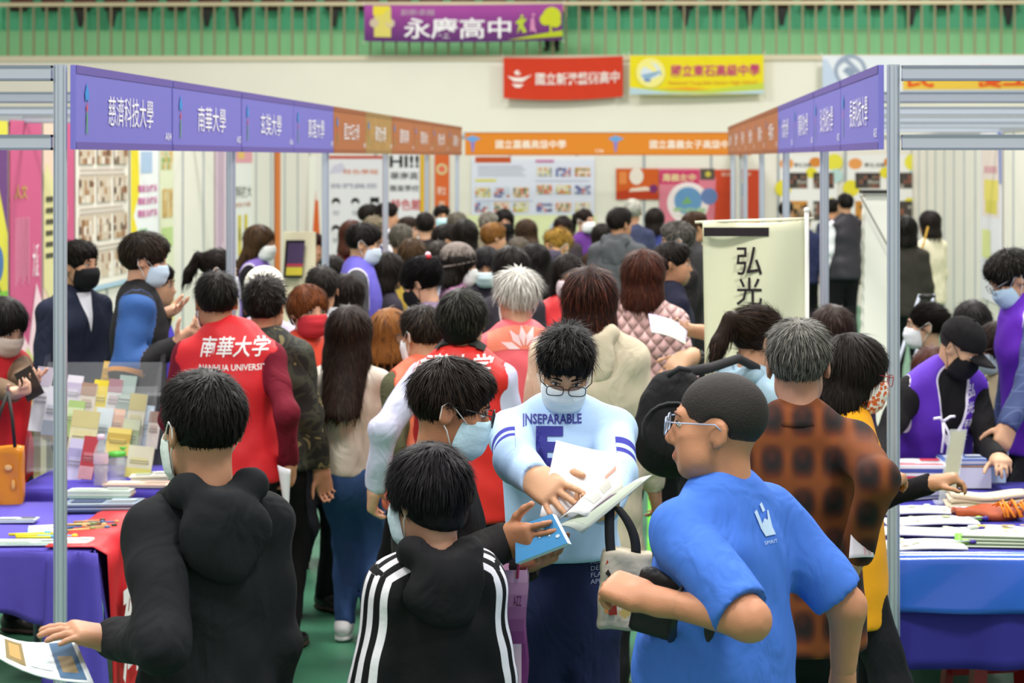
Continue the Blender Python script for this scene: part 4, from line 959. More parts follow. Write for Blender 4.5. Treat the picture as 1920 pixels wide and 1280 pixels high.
    for a_, sg in ((aR, 1), (aL, -1)):
        q = SDF(); dx = sg*.03
        q.cap(a_+A_(0, -.035, -.028), a_+A_(dx, .13, -.045), .040, .036, .02, (A_(0, 0, 1), 1.1)); q.cap(a_, a_+A_(0, .03, .0), .045, .03, .03); q.plane(A_(0, 0, .016), (0, 0, -1), .004)
        v_, f_ = q.mesh(.015 if near else .022, None, 1); so = link('shoe', np_mesh('shoe', v_, f_, mat(shoes, .4, 0, .5)), root)
        q = SDF(); q.cap(a_+A_(0, -.035, -.06), a_+A_(dx, .13, -.06), .043, .041, .02, (A_(0, 0, 1), 2.0)); q.plane(A_(0, 0, .001), (0, 0, -1), .002)
        v_, f_ = q.mesh(.016 if near else .022, None, 1); link('sole', np_mesh('sole', v_, f_, mat('#3a2a20' if shoes != '#e8e8ea' else '#f2f2f2', .6)), so)
    # ---- hair
    hm = hair_mat(hc, hi) if hair != 'buzz' else buzz_mat(hc, skin)
    if hair != 'none':
        hvx = .0065 if near >= 2 else (.0095 if near == 1 else .014)
        v_, f_ = hair_sdf(hair, hL, hvol).mesh(hvx, hair_noise(hair, .0016 if hair != 'buzz' else .0002, sd), 1)
        n_ = vnormals(v_, f_); cnt = nstr if nstr is not None else (5000 if near >= 2 else (1700 if near == 1 else 420)); cnt = 4 if hair == 'buzz' else cnt
        lf = lift if lift is not None else {'spiky': .42, 'short': .13, 'curly': .6, 'buzz': .0}.get(hair, .1); ln = sL or {'buzz': .006, 'short': .042, 'spiky': .04, 'curly': .03, 'bowl': .045}.get(hair, .06)
        cut = v_[:, 2] > -.035 if hair in ('short', 'bowl', 'spiky', 'curly') else np.ones(len(v_), bool)
        down = Rh.T @ A_(0, 0, -1)
        vv, nn = v_[cut], n_[cut]
        sp, sf = strands(vv, nn, hair, cnt, sd, ln, (.0013 if near >= 2 else .0018) if near else .0032, lf, down=down)
        allv = np.concatenate([v_, sp])*hs @ Rh.T+C; allf = np.concatenate([f_, sf+len(v_)])
        hme = np_mesh('hair', allv, allf, hm); link('hair', hme, root)
        if hair == 'buzz':
            lc = np.concatenate([v_, sp]); at = hme.attributes.new('print', 'FLOAT', 'POINT')
            at.data.foreach_set('value', np.clip((lc[:, 2]-.35*lc[:, 1]+.045)/.085, 0, 1).astype(np.float32))
    hw = lambda p: Vector(C+Rh @ (np.asarray(p, float)*hs))
    O.hw = hw
    # ---- face
    fdir = Rw @ Rh @ A_(0, 1, 0); tocam = unit(-np.array([wp[0], wp[1], 0])); seen = fdir @ tocam > -.75 if face is None else face
    if seen:
        for sg in (-1, 1):
            lid = 1.0
            mb = MB(); mb.ell(hw((sg*.032, .0795, .004)), A_(.0135, .0085, .0062)*hs, mat('#e9e2da', .3), Rh @ rotz(-sg*.18), 10, 6)
            eo = mb.build('eye', root)
            mb = MB(); mb.ell(hw((sg*.0315, .0845, .0035)), A_(.0058, .0050, .0058)*hs, mat('#120c0a', .2), Rh, 8, 6); mb.build('iris', eo)
            mb = MB(); mb.tube([hw((sg*.018, .0885, .0045)), hw((sg*.026, .0905, .0105)), hw((sg*.037, .0880, .0115)), hw((sg*.047, .081, .0055))], [.0010*hs, .0016*hs, .0018*hs, .0010*hs], mat('#1a120e', .6), 5); mb.build('eyelid', eo)
            if brow:
                mb = MB(); mb.tube([hw((sg*.014, .0925, .023)), hw((sg*.030, .0925, .029)), hw((sg*.050, .080, .024))], [.0028*hs, .0036*hs, .0012*hs], hm, 6); mb.build('eyebrow', root)
    if mask:
        mc = mask if isinstance(mask, str) else mask[0]; mm = mask[1] if not isinstance(mask, str) else mat(mc, .75, 0, .2, .15, 90)
        rows = [(-.008, .104, .060, .030), (-.022, .113, .066, .022), (-.040, .119, .068, .016), (-.060, .117, .068, .012), (-.080, .112, .067, .010), (-.100, .104, .064, .010), (-.116, .088, .056, .012), (-.124, .066, .046, .014)]
        nv = len(rows)-1; pl = .0012 if mc != '#17171a' else .0006
        def mf(u, v):
            i = min(int(v*nv), nv-1); t = v*nv-i; r = [x*(1-t)+y*t for x, y in zip(rows[i], rows[i+1])]; an = (u-.5)*math.pi*.98; cs = max(math.cos(an), 0)
            return hw((r[2]*1.05*(1+.10*fat)*math.sin(an), r[3]+(r[1]-r[3])*cs**.62+pl*math.sin(v*22)*cs, r[0]-.012*(1-cs)*(v-.35)*-1.2))
        mb = MB(); mb.grid(mf, 18, 21 if near else 14, mm, True, .0016*hs); mo = mb.build('face_mask', root)
        lm = mat('#f0f0ee' if mc != '#17171a' else '#17171a', .7)
        for sg in (-1, 1):
            p0 = mf(.5+sg*.47, .12); p1 = mf(.5+sg*.47, .9)
            mb = MB(); mb.tube([p0, hw((sg*.082, .012, .008)), hw((sg*.090, -.012, .024)), hw((sg*.090, -.026, .010)), hw((sg*.087, -.024, -.02)), hw((sg*.080, .0, -.048)), p1], .0017*hs, lm, 5)
            mb.build('ear_loop', mo)
    if glasses:
        gm = mat(glasses, .3, .2, .5); mb = MB(); dz = -.002
        for sg in (-1, 1):
            pts = [hw((sg*(.034+.026*ca), .112-.10*abs(.034+.026*ca-.03)*.35, dz+.019*sa)) for ca, sa in [(math.copysign(abs(math.cos(t))**.6, math.cos(t)), math.copysign(abs(math.sin(t))**.6, math.sin(t))) for t in np.linspace(0, 2*math.pi, 21)[:-1]]]
            mb.tube(pts, .0016*hs, gm, 6, closed=True)
            mb.tube([hw((sg*.060, .108, .010)), hw((sg*.078, .085, .012)), hw((sg*.086, .0, .016)), hw((sg*.087, -.02, .0))], .0017*hs, gm, 6)
        mb.tube([hw((-.010, .112, .004)), hw((0, .114, .007)), hw((.010, .112, .004))], .0015*hs, gm, 6)
        go = mb.build('glasses', root)
        for sg in (-1, 1):
            mb = MB(); mb.poly([hw((sg*(.034+.024*math.cos(t)), .1115-.035*abs(.034+.024*math.cos(t)-.03), dz+.017*math.sin(t))) for t in np.linspace(0, 2*math.pi, 17)[:-1]], mat('#eef4f8', .05, 0, .5, alpha=.12)); mb.build('lens', go)
    if collar:
        cm = collar if not isinstance(collar, str) else cloth(collar, .8, .15); mb = MB(); N_ = 22
        def cf(u, v):
            an = u*2*math.pi; r = .068+.022*v; fr = max(0, math.sin(an))**2
            p = nb+Rl @ A_(r*math.cos(an)*1.02, r*math.sin(an)*.98+.006-.004*v, .032-.045*v-.02*fr-.012*fr*v)*s; return Vector(p)
        mb.grid(cf, N_, 3, cm, True, .004); mb.build('collar', root)
    if hat:
        kind, hcol = hat
        q = SDF(); hmt = cloth(hcol, .9, .3, 60)
        if kind == 'beanie':
            q.ell((0, -.018, .045), (.093, .112, .096), k=.01); q.plane((0, -.02, .0), (0, .32, -.95), .012)
            v_, f_ = q.mesh(.009); link('beanie', np_mesh('beanie', v_*hs @ Rh.T+C, f_, hmt), root)
            mb = MB(); mb.tube([hw((.096*math.cos(t), -.02+.113*math.sin(t), .008+.037*math.sin(t))) for t in np.linspace(0, 2*math.pi, 25)[:-1]], .006, hmt, 8, closed=True); mb.build('brim_roll', root)
        elif kind == 'cap':
            q.ell((0, -.008, .045), (.090, .108, .092), k=.01); q.plane((0, 0, .018), (0, .05, -1), .006)
            v_, f_ = q.mesh(.008); co_ = link('baseball_cap', np_mesh('baseball_cap', v_*hs @ Rh.T+C, f_, hmt), root)
            mb = MB(); mb.grid(lambda u, v: hw(((u-.5)*.165*(1-.25*v*v), .070+.095*v*(1-(2*u-1)**2*.55)+.02, .032-.012*v-.020*(2*u-1)**2)), 12, 6, hmt, True, .004); mb.build('visor', co_)
            mb = MB(); mb.ell(hw((0, -.006, .138)), (.008, .008, .005), hmt); mb.build('button', co_)
        elif kind == 'bucket':
            q.ell((0, -.012, .05), (.098, .114, .095), k=.01); q.plane((0, 0, .0), (0, 0, -1), .006)
            v_, f_ = q.mesh(.010); link('knit_hat', np_mesh('knit_hat', v_*hs @ Rh.T+C, f_, hmt), root)
    return O

def on_cloth(O, target, name, body, c, right, up_, w, h, hexc, n, bold=.008, off=.003, shear=0, m=None, polys=None, parent=None, st=.12):
    """print lettering (or polygons) onto a garment: points dropped along n onto its surface"""
    me = target.data; bv = BVHTree.FromPolygons([v.co for v in me.vertices], [tuple(p.vertices) for p in me.polygons])
    c = Vector(c); R = Vector(right).normalized(); U = Vector(up_).normalized(); n = Vector(n).normalized()
    bmh = bmesh.new()
    if polys is None:
        V, Fc, asp = text_np(body, bold)
        if w is None: w = h*asp
        vs = [bmh.verts.new((v[0]*w+shear*v[1]*h, v[1]*h, 0)) for v in V]
        for f in Fc:
            try: bmh.faces.new([vs[i] for i in f])
            except ValueError: pass
    else:
        for pl in polys:
            bmh.faces.new([bmh.verts.new((u*w, v*h, 0)) for u, v in pl])
        bmesh.ops.triangulate(bmh, faces=bmh.faces[:])
    for _ in range(3):
        ed = [e for e in bmh.edges if e.calc_length() > .016]
        if not ed: break
        bmesh.ops.subdivide_edges(bmh, edges=ed, cuts=1); bmesh.ops.triangulate(bmh, faces=bmh.faces[:])
    dead = []
    for v in bmh.verts:
        p = c+R*v.co.x+U*v.co.y
        hit = bv.ray_cast(p+n*st, -n, 1.2)
        if hit[0] is None: dead.append(v)
        else: v.co = hit[0]+n*off
    if dead: bmesh.ops.delete(bmh, geom=dead, context='VERTS')
    me2 = bpy.data.meshes.new(name); bmh.to_mesh(me2); bmh.free(); me2.materials.append(m or mat(hexc, .6))
    return link(name, me2, parent or target)
# ================================================================ PEOPLE
BLK = '#17161a'
def arm_t(V, S, E):
    ab = E-S; t = ((V-S) @ ab)/(ab @ ab); d = np.linalg.norm(V-S-np.clip(t, 0, 1)[:, None]*ab, axis=1); return t, d
# ---- foreground
def stripes(V, O):
    out = np.full(len(V), 1.0); best = np.full(len(V), 9.0)
    for S, E, T, sg in ((O.SL, O.EL, O.WL, -1), (O.SR, O.ER, O.WR, 1)):
        for a, b, o in ((O.nb+A_(sg*.05, 0, -.03), S, unit((0, -.55, 1))), (S, E, unit((sg*1, -.75, .1))), (E, T, unit((sg*1, -.75, .1)))):
            ab = unit(b-a); t, d = arm_t(V, a, b); oo = unit(o-ab*(o @ ab)); bi = np.cross(ab, oo)*sg; r = V-a-np.clip(t, 0, 1)[:, None]*(b-a)
            m = (d < best) & (t > -.1) & (t < 1.1) & (d < .09); v = r @ bi; v[(r @ oo) < 0] = 1.0; out[m] = v[m]; best[m] = d[m]
    return out
kid = person(803, 830, 4.62, 112, 'child in black hooded jacket with three white stripes down the sleeve', hair='bowl', hc='#131115', head=(24, 6, 0), near=2, H=1.46, w=.86, hs=.96,
       top=dict(name='hooded_jacket', mat=attr_mat('#17171a', [(-.040, -.024, '#eceaf2'), (-.008, .008, '#eceaf2'), (.024, .040, '#eceaf2')], .8, .5), attr=stripes, g=.022, hem=-.14), hood=True, mask='#cfe2ee', armL=(-.22, .03, -.1), armR=(.21, .08, -.1), skin='#c89a80', bottom='#1b1c22')
boyL = person(380, 695, 4.45, 122, 'teenage boy in plain black hooded jacket holding out a leaflet', hair='short', hc='#141210', head=(10, 3, 0), near=2, hvol=1.0,
       top=dict(name='hooded_jacket', mat=cloth('#1d1f22', .9, .5, 14, .1), g=.026, hem=-.30), hood=True, mask='#dce8e4', skin='#b98a6c', armL=[212, 1200, 4.36], armR=(.19, .1, -.1), elbL=(-.05, -1, -.4), w=.86,
       handL=dict(dp=(110, 1178, 4.28), nw=(.0, .25, -1), curl=(.15, .2, .2), thumb=.9), lift=.05, sL=.03)
# yellow hood lining corner
mb = MB(); p = lambda x, y, z: Vector(boyL.nb+boyL.Rl @ A_(x, y, z))
mb.grid(lambda u, v: p(-.075-.05*v, .02+.06*u-.02*v, .015-.03*u-.045*v), 5, 4, cloth('#d9ae1c'), True, .006); mb.build('yellow_lining', boyL.root)
blue = person(1345, 692, 4.5, 138, 'stout boy in bright blue T-shirt with short cropped hair', hair='buzz', hc='#1b1512', head=(36, -4, 0), near=2, fat=.75, w=1.14, bare=True, mouth=True, skin='#bd8564', hs=1.02,
       top=dict(name='t_shirt', mat=cloth('#4676d4', .85, .3, 14, .06), sleeve=.41, g=.016, hem=-.22, nz=.003), armL=[1212, 1122, 4.30], elbL=(.0, -1, -.45), armR=[1578, 1310, 4.66], elbR=(.3, -.8, -.2),
       handL=dict(dp=(1150, 1098, 4.34), nw=(.05, .5, -.85), curl=(.55, .85, .6), thumb=.5), handR=dict(curl=(.4, .5, .4)), bottom='#20222a', H=1.66, glasses='#9fb0cc')
insep = person(1060, 620, 5.5, -86, 'boy in light blue lettered sweatshirt reading a magazine', hair='spiky', hc='#100e0e', head=(0, 33, -4), near=2, lean=.03, hs=.89, glasses='#141416', mask='#e4ebee', skin='#c89a78', H=1.72, hvol=1.0, lift=.28, w=.98,
       top=dict(name='sweatshirt', mat=attr_mat('#b3d0f2', [(.54, .67, '#3a3a9c'), (.76, .89, '#3a3a9c')], .85, .3), g=.022, hem=.112,
                attr=lambda V, O: np.where((arm_t(V, O.SR, O.ER)[1] < .10) & (V[:, 0] > O.SR[0]-.005), arm_t(V, O.SR, O.ER)[0], np.where((arm_t(V, O.SL, O.EL)[1] < .10) & (V[:, 0] < O.SL[0]+.005), arm_t(V, O.SL, O.EL)[0], -1))),
       bottom='#1d2547', armR=[1010, 912, 4.93], elbR=(.9, -.35, -.5), handR=dict(dp=(1085, 962, 4.86), nw=(.25, .75, -.55), curl=(.12, .16, .14), spread=.2, thumb=.1),
       armL=[1128, 990, 4.92], elbL=(-.9, -.3, -.5), handL=dict(dp=(1050, 975, 4.84), nw=(0, -.2, 1), curl=(.35, .45, .4), thumb=.5))
on_cloth(insep, insep.top, 'sweatshirt_lettering', 'INSEPARABLE', insep.loc(W(1038, 801, 5.3)), (-1, 0, 0), (0, 0, 1), .162, .026, '#31318c', (0, 1, 0), .02, st=.0)
on_cloth(insep, insep.top, 'sweatshirt_letter', 'E', insep.loc(W(1033, 853, 5.3)), (-1, 0, 0), (0, 0, 1), .075, .11, '#31318c', (0, 1, 0), .05, st=.0)
on_cloth(insep, insep.bottom, 'trouser_lettering', 'ALL\nDEF\nFLA\nAPR', insep.loc(W(1123, 1092, 5.35)), (-1, 0, 0), (0, 0, 1), .035, .065, '#8b93b0', (0, 1, 0), 0)
# wrist watch
def band(O, T, E, r, m, name, wd=.012, off=.0):
    d = unit(E-T); c = T+d*off; u = unit(np.cross(d, (0.1, .3, 1))); v = np.cross(d, u); mb = MB()
    def f(a, b): an = a*2*math.pi; return Vector(c+d*(b-.5)*wd+(u*math.cos(an)*1.12+v*math.sin(an))*r)
    mb.grid(f, 18, 2, m, True, .003); return mb.build(name, O.root)
band(insep, insep.WL, insep.EL, .034, mat('#15161a', .4), 'wrist_watch', .03, .006)
man = person(846, 672, 5.12, 12, 'man with glasses and blue mask in black jacket holding a blue book', hair='short', hc='#171311', hi='#2b2019', head=(-6, 14, 0), near=2, glasses='#1a1a1c', mask='#b9dcea', skin='#b07a5a', hvol=1.0, lift=.06, sL=.045, H=1.66,
       top=dict(name='jacket', mat=cloth('#1b191a', .75, .4, 14, .1), g=.026, hem=-.2), collar=grid_mat('#e6e6e2', '#55606a', 190, .93), armR=[946, 1014, 4.86], elbR=(.4, -1, -.6), handR=dict(dp=(1040, 1008, 4.76), nw=(0, 1, .1), curl=(.1, .15, .2), thumb=.2),
       armL=[985, 1052, 5.0], elbL=(-.5, -.8, -.6), handL=dict(dp=(1060, 1040, 4.86), nw=(0, -.2, 1), curl=(.25, .4, .4)))
band(man, man.WR, man.ER, .036, grid_mat('#ececec', '#7a8088', 190, .93), 'shirt_cuff', .03, .012)
plaid = person(1497, 599, 5.6, 86, 'grey haired man in brown plaid shirt seen from behind', hair='short', hc='#2b2b29', hi='#807e76', head=(0, 4, 0), near=2, hvol=1.0, lift=.08, sL=.042, H=1.73, w=1.04, skin='#b98a72',
       top=dict(name='plaid_shirt', mat=plaid_mat(), g=.022, hem=-.11), bottom='#16161a', collar=plaid_mat(), armR=[1606, 1035, 5.4], elbR=(.2, -1, -.35), armL=(-.2, .2, .05), handR=dict(curl=(.5, .7, .5)))
# ---- second row, left aisle
nan = person(405, 509, 8.35, 92, 'man in red lettered vest over maroon sweater seen from behind', hair='short', hc='#15110e', head=(18, 2, 0), near=1, mask='#eef0f2', H=1.70, w=1.24, hx=-.055, skin='#b98868',
       top=dict(name='sweater', c='#6a1426', hem=-.06), vest=dict(c='#d2242c', hem=-.08), collar='#dfe0ee', bottom='#17161a', shoes='#5a2f1a', armR=[543, 868, 8.3], armL=(-.2, .25, .12), handR=dict(curl=(.4, .5, .4)))
on_cloth(nan, nan.vest, 'vest_lettering', '南華大学', nan.loc(W(429, 655, 8.1)), (1, 0, 0), (0, 0, 1), .275, .085, '#f4f0f0', (0, -1, 0), .012, shear=.15)
on_cloth(nan, nan.vest, 'vest_lettering', 'NANHUA UNIVERSITY', nan.loc(W(430, 694, 8.1)), (1, 0, 0), (0, 0, 1), .29, .026, '#f4f0f0', (0, -1, 0), .012)
camo = person(497, 520, 8.75, 84, 'curly haired man in camouflage jacket seen from behind', hair='curly', hc='#15100d', near=1, H=1.66, top=dict(name='camouflage_jacket', mat=camo_mat(), g=.03, hem=-.06, nz=.006), bottom='#141315', shoes='#120f0e', w=1.12, skin='#b9886a', armL='front', hvol=1.05)
person(578, 532, 9.5, -52, 'man with auburn hair and red face mask facing the crowd', hair='bowl', hc='#4a2412', hi='#7a4420', near=1, mask='#c9343e', head=(0, 2, 0), top=dict(name='jacket', c='#d8d6d4'), vest=dict(c='#d2452c'), skin='#d0a184')
person(655, 574, 8.95, 86, 'long haired woman in cream sweater and blue jeans', hair='long', hc='#1b1411', hi='#35251c', hL=.22, near=1, H=1.52, w=1.05, hs=1.0, top=dict(name='sweater', c='#d9d2c4', g=.02, hem=-.02), bottom=cloth('#3c5a8e', .85, .3, 14, .25), shoes='#e8e8ea', armR='front', armL='front', hvol=1.05, feet=((.11, .02), (-.03, .05)))
person(733, 577, 9.55, 60, 'woman with short auburn hair beside the cream sweater', hair='bob', hc='#5a3418', hi='#8a5a2c', near=0, top=dict(name='jacket', c='#26221f'), H=1.5)
ol = person(792, 573, 8.55, 118, 'man with glasses in orange vest and olive jacket', hair='short', hc='#1a1512', hi='#3a2e22', near=1, mask='#eef2f4', glasses='#1b1b1b', head=(16, 8, 0), H=1.58, top=dict(name='jacket', mat=cloth('#565840'), g=.026), vest=dict(c='#ea7a5c', trim='#d63a2c'), bottom='#1b1b1e', armL=[735, 830, 8.6])
red2 = person(867, 540, 7.6, 84, 'man in red vest and lavender shirt wearing backpack straps', hair='bowl', hc='#15140f', hi='#3c3a30', near=1, H=1.66, w=1.1, top=dict(name='shirt', c='#c6c8e0', g=.02, hem=-.04), vest=dict(c='#d62a24', hem=-.1), collar='#d4d6e8', armL=[704, 912, 7.5], elbL=(-.3, -1, -.2), skin='#c89a7c', hvol=1.0)
on_cloth(red2, red2.vest, 'vest_lettering', '南華大学', red2.loc(W(857, 678, 7.6)), (1, 0, 0), (0, 0, 1), .30, .08, '#f4f0f0', (0, -1, 0), .012, shear=.15)
for x0 in (-.06, .075): on_cloth(red2, red2.vest, 'backpack_strap', None, red2.loc(W(865, 655, 7.6)), (1, 0, 0), (0, 0, 1), 1, 1, '#1b1c18', (0, -.6, .8), polys=[[(x0-.03, -.09), (x0+.03, -.09), (x0+.028, .06), (x0-.026, .06)]], m=mat('#22231f', .8), off=.012)
wh = person(970, 506, 8.8, 96, 'white haired man in salmon vest and pale shirt', hair='short', hc='#a9a69c', hi='#e9e7df', near=1, head=(14, 6, 0), H=1.70, w=1.05, top=dict(name='shirt', c='#d3d6e2', hem=-.05), vest=dict(c='#e8646e', hem=-.14), collar='#dfe2ec', hvol=1.1, sL=.07, lift=.1, mask='#eef0f0')
on_cloth(wh, wh.vest, 'yoke_patch', None, wh.loc(W(980, 612, 8.6)), (1, 0, 0), (0, 0, 1), 1, 1, '#f08a70', (0, -.8, .6), polys=[[(-.15, -.05), (.15, -.05), (.15, .075), (-.15, .075)]], m=mat('#f0876c', .55))
leaf = lambda an, r0, r1, w_: [(r0*math.cos(an), r0*math.sin(an)), ((r0+r1)/2*math.cos(an)-w_*math.sin(an), (r0+r1)/2*math.sin(an)+w_*math.cos(an)), (r1*math.cos(an), r1*math.sin(an)), ((r0+r1)/2*math.cos(an)+w_*math.sin(an), (r0+r1)/2*math.sin(an)-w_*math.cos(an))]
on_cloth(wh, wh.vest, 'leaf_emblem', None, wh.loc(W(985, 660, 8.6)), (1, 0, 0), (0, 0, 1), 1, 1, '#f6d6d8', (0, -1, 0), polys=[leaf(a_, .02, .11, .016) for a_ in (.7, 1.2, 1.7, 2.2, 2.8)], off=.005)
crm = person(1106, 504, 7.95, 88, 'woman with brown bobbed hair in cream hooded coat', hair='bob', hc='#24130f', hi='#5a2f20', near=1, hvol=1.12, hL=.02, H=1.74, w=1.14, top=dict(name='hooded_coat', c='#d2c6ac', g=.03, hem=-.34), hood=True, bottom='#16161a', sL=.07)
person(1207, 470, 9.9, 80, 'woman in pink quilted jacket with shoulder length brown hair', hair='bob', hc='#2c1812', hi='#5f3424', near=1, hvol=1.1, hL=.03, H=1.7, w=1.1, top=dict(name='quilted_jacket', mat=quilt_mat('#d9b4ae'), g=.03, hem=-.2), hood=None)
person(1262, 452, 11.0, 20, 'person in navy sweater with white bag strap', hair='short', hc='#17120f', near=0, head=(-20, 0, 0), top=dict(name='sweater', c='#181a2c', g=.02), H=1.7, w=1.1)
# ---- left booth
jk = person(272, 437, 9.4, 14, 'man in black jacket with blue shoulder panel gesturing with open hands', hair='short', hc='#17130f', hi='#3a2d22', near=1, head=(-4, 8, 0), mask='#c3d8ea', hvol=1.1, H=1.8, w=1.05,
       top=dict(name='jacket', mat=attr_mat('#19191b', [(-.2, .97, '#2f5590'), (.97, 1.04, '#c98a3c')], .7, .4), g=.03, hem=-.16, attr=lambda V, O: np.where((arm_t(V, O.SR, O.ER)[1] < .10) & (V[:, 0] > O.SR[0]-.06), arm_t(V, O.SR, O.ER)[0], 3)),
       armR=[332, 648, 9.2], elbR=(.2, -1, -.8), armL=[302, 592, 9.5], elbL=(-.4, -.6, -1), handR=dict(dp=(372, 612, 9.2), nw=(-.2, .5, .9), curl=(.15, .3, .3)), handL=dict(dp=(350, 572, 9.45), nw=(.1, -.3, 1), curl=(.2, .25, .2), spread=.2), skin='#d0a184')
on_cloth(jk, jk.top, 'back_print', '社', jk.loc(W(184, 566, 9.25)), (.6, .8, 0), (0, 0, 1), .055, .06, '#e6e8ec', (.9, -.6, 0), .02)
suit = person(147, 451, 10.3, -38, 'man in navy suit jacket and black mask behind the left post', hair='short', hc='#171310', near=1, mask='#17171a', head=(16, 0, 0), H=1.76, w=1.08, top=dict(name='suit_jacket', c='#23283a', hem=-.12), vest=None, skin='#c09070', hvol=1.03)
on_cloth(suit, suit.top, 'shirt_front', None, Vector(suit.chest+suit.Rl @ A_(0, .12, .10)), (-1, 0, 0), (0, 0, 1), 1, 1, '#e4e6ec', (0, 1, 0), polys=[[(-.045, .10), (0, -.10), (.045, .10)]], off=.004)
person(293, 492, 10.9, 0, 'person in light blue shirt with purple sash behind the gesturing man', hair='short', near=0, top=dict(name='shirt', c='#b6cbe8'), vest=dict(c='#4b40b4', trim='#e8e6f4'), w=.95, H=1.65)
wl = person(8, 562, 9.0, -28, 'woman with fringe and beige mask in red vest using a phone', hair='long', hc='#14100f', hL=.06, near=1, mask='#d8c8bc', head=(-6, 26, 0), H=1.56, top=dict(name='sweater', c='#7a6450', g=.022), vest=dict(c='#cc1f26', hem=-.25), armL=[62, 735, 8.45], elbL=(-.5, -.5, -1), handL=dict(dp=(98, 708, 8.4), nw=(-.4, .3, .7), curl=(.5, .7, .5)), armR=[50, 752, 8.4], handR=dict(dp=(95, 725, 8.35), nw=(-.4, .3, .7), curl=(.5, .7, .5)), skin='#d6ab92')
person(412, 466, 11.3, 6, 'woman with ponytail in dark purple top by the second left post', hair='ponytail', hc='#1a1411', near=0, hL=.08, mask='#dfe4ea', head=(0, 14, 0), top=dict(name='top', c='#4b2450'), H=1.66)
person(488, 421, 14.0, -12, 'long haired woman with white mask in lilac vest at the left wall', hair='long', hc='#21170f', hi='#43301f', hL=.12, near=0, mask='#eef0ee', head=(0, 5, 0), top=dict(name='sweater', c='#1c1a20'), vest=dict(c='#8d74c8', trim='#e8e2f2', cut=.035), H=1.68)
person(497, 503, 10.1, 80, 'person in white knitted hat behind the curly haired man', hair='short', near=0, nstr=4, hat=('bucket', '#e9e6d8'), top=dict(name='jacket', c='#c9c2d4'), H=1.6)
person(603, 499, 10.6, 100, 'dark haired person in pale grey hooded top', hair='short', hc='#17130f', near=0, top=dict(name='hooded_top', c='#c4c6cc', g=.025), hood=True, H=1.62)
person(652, 512, 11.2, 80, 'person with long dark hair right of the grey hood', hair='long', hc='#1b1310', hL=.1, near=0, top=dict(name='jacket', c='#2c2a2c'), H=1.6)
ppl = person(682, 418, 12.2, 8, 'man with mask in blue-violet vest over grey shirt', hair='short', hc='#15110f', near=1, mask='#cfdcea', head=(-4, 10, 0), H=1.77, w=1.12, top=dict(name='shirt', c='#4a4a4c'), vest=dict(c='#6a62c8', trim='#eceaf6', cut=.035), skin='#d2a27c')
person(622, 478, 13.0, 70, 'short haired person by the tablet display', hair='short', near=0, top=dict(name='jacket', c='#cfcac2'), H=1.58)
person(730, 472, 13.0, 30, 'person with dark bob left of the scrunchie woman', hair='bob', hc='#191411', near=0, top=dict(name='jacket', c='#35303a'), H=1.62)
bun = person(788, 487, 10.4, 158, 'woman with black mask and hair tied in a pink scrunchie', hair='bun', hc='#100e10', near=1, mask='#17171a', head=(10, 26, 0), hvol=1.1, H=1.68, top=dict(name='jacket', c='#8a7a92'), brow=False)
mb = MB()
for k in range(7):
    an = k/7*2*math.pi; mb.ell(bun.hw((.034*math.cos(an), -.10+.012*math.sin(an*2), .085+.030*math.sin(an))), (.017, .015, .015), mat('#e9c3cc' if k % 3 else '#a8182c', .6))
mb.build('scrunchie', bun.root)
person(862, 457, 12.0, 15, 'woman in taupe beanie and mauve coat', hair='long', hc='#17130f', near=1, hat=('beanie', '#7d736c'), head=(0, 8, 0), H=1.66, hL=.0, top=dict(name='coat', c='#9a6a8c', g=.025), mask='#e4e6e4', hvol=.96)
person(912, 463, 12.9, -88, 'woman with black fringe and pale blue mask facing the camera', hair='bob', hc='#131013', near=1, mask='#cfe3e6', head=(0, 14, 0), H=1.6, hL=.04, top=dict(name='jacket', c='#2a2730'))
person(957, 462, 11.1, 110, 'person with straight black hair behind the white haired man', hair='bob', hc='#15110f', near=0, top=dict(name='jacket', c='#38343c'), H=1.62, hvol=1.05)
person(1000, 456, 13.4, 150, 'woman with long black hair near the red vest woman', hair='long', hc='#14100f', near=0, hL=.1, top=dict(name='jacket', c='#6a5c44'), H=1.63)
person(1065, 476, 11.4, -82, 'woman in red vest with pink mask facing the camera', hair='bob', hc='#1a1412', near=1, mask='#ead6de', head=(0, 6, 0), H=1.6, top=dict(name='sweater', c='#5a2a4a'), vest=dict(c='#dc2e34'), skin='#cfa07e')
person(1046, 427, 13.9, -140, 'blond curly haired man with dark mask looking left', hair='curly', hc='#7a5a22', hi='#b08a3a', near=1, mask='#5b5468', head=(0, 6, 0), H=1.7, top=dict(name='jacket', c='#5a6a6c'), skin='#c99a70')
person(1162, 389, 15.6, 70, 'man in dark grey hooded jacket seen from behind', hair='short', hc='#161210', near=1, H=1.78, w=1.15, top=dict(name='hooded_jacket', c='#55585c', g=.03), hood=True, head=(-25, 0, 0), skin='#b98a68')
person(1270, 414, 12.4, 186, 'grey haired man with teal mask in black jacket looking left', hair='short', hc='#2c2a27', hi='#77736a', near=1, mask='#2f8a8c', H=1.78, w=1.15, top=dict(name='jacket', c='#1e1b1c', g=.03), skin='#cf9f7a', head=(-6, 4, 0))
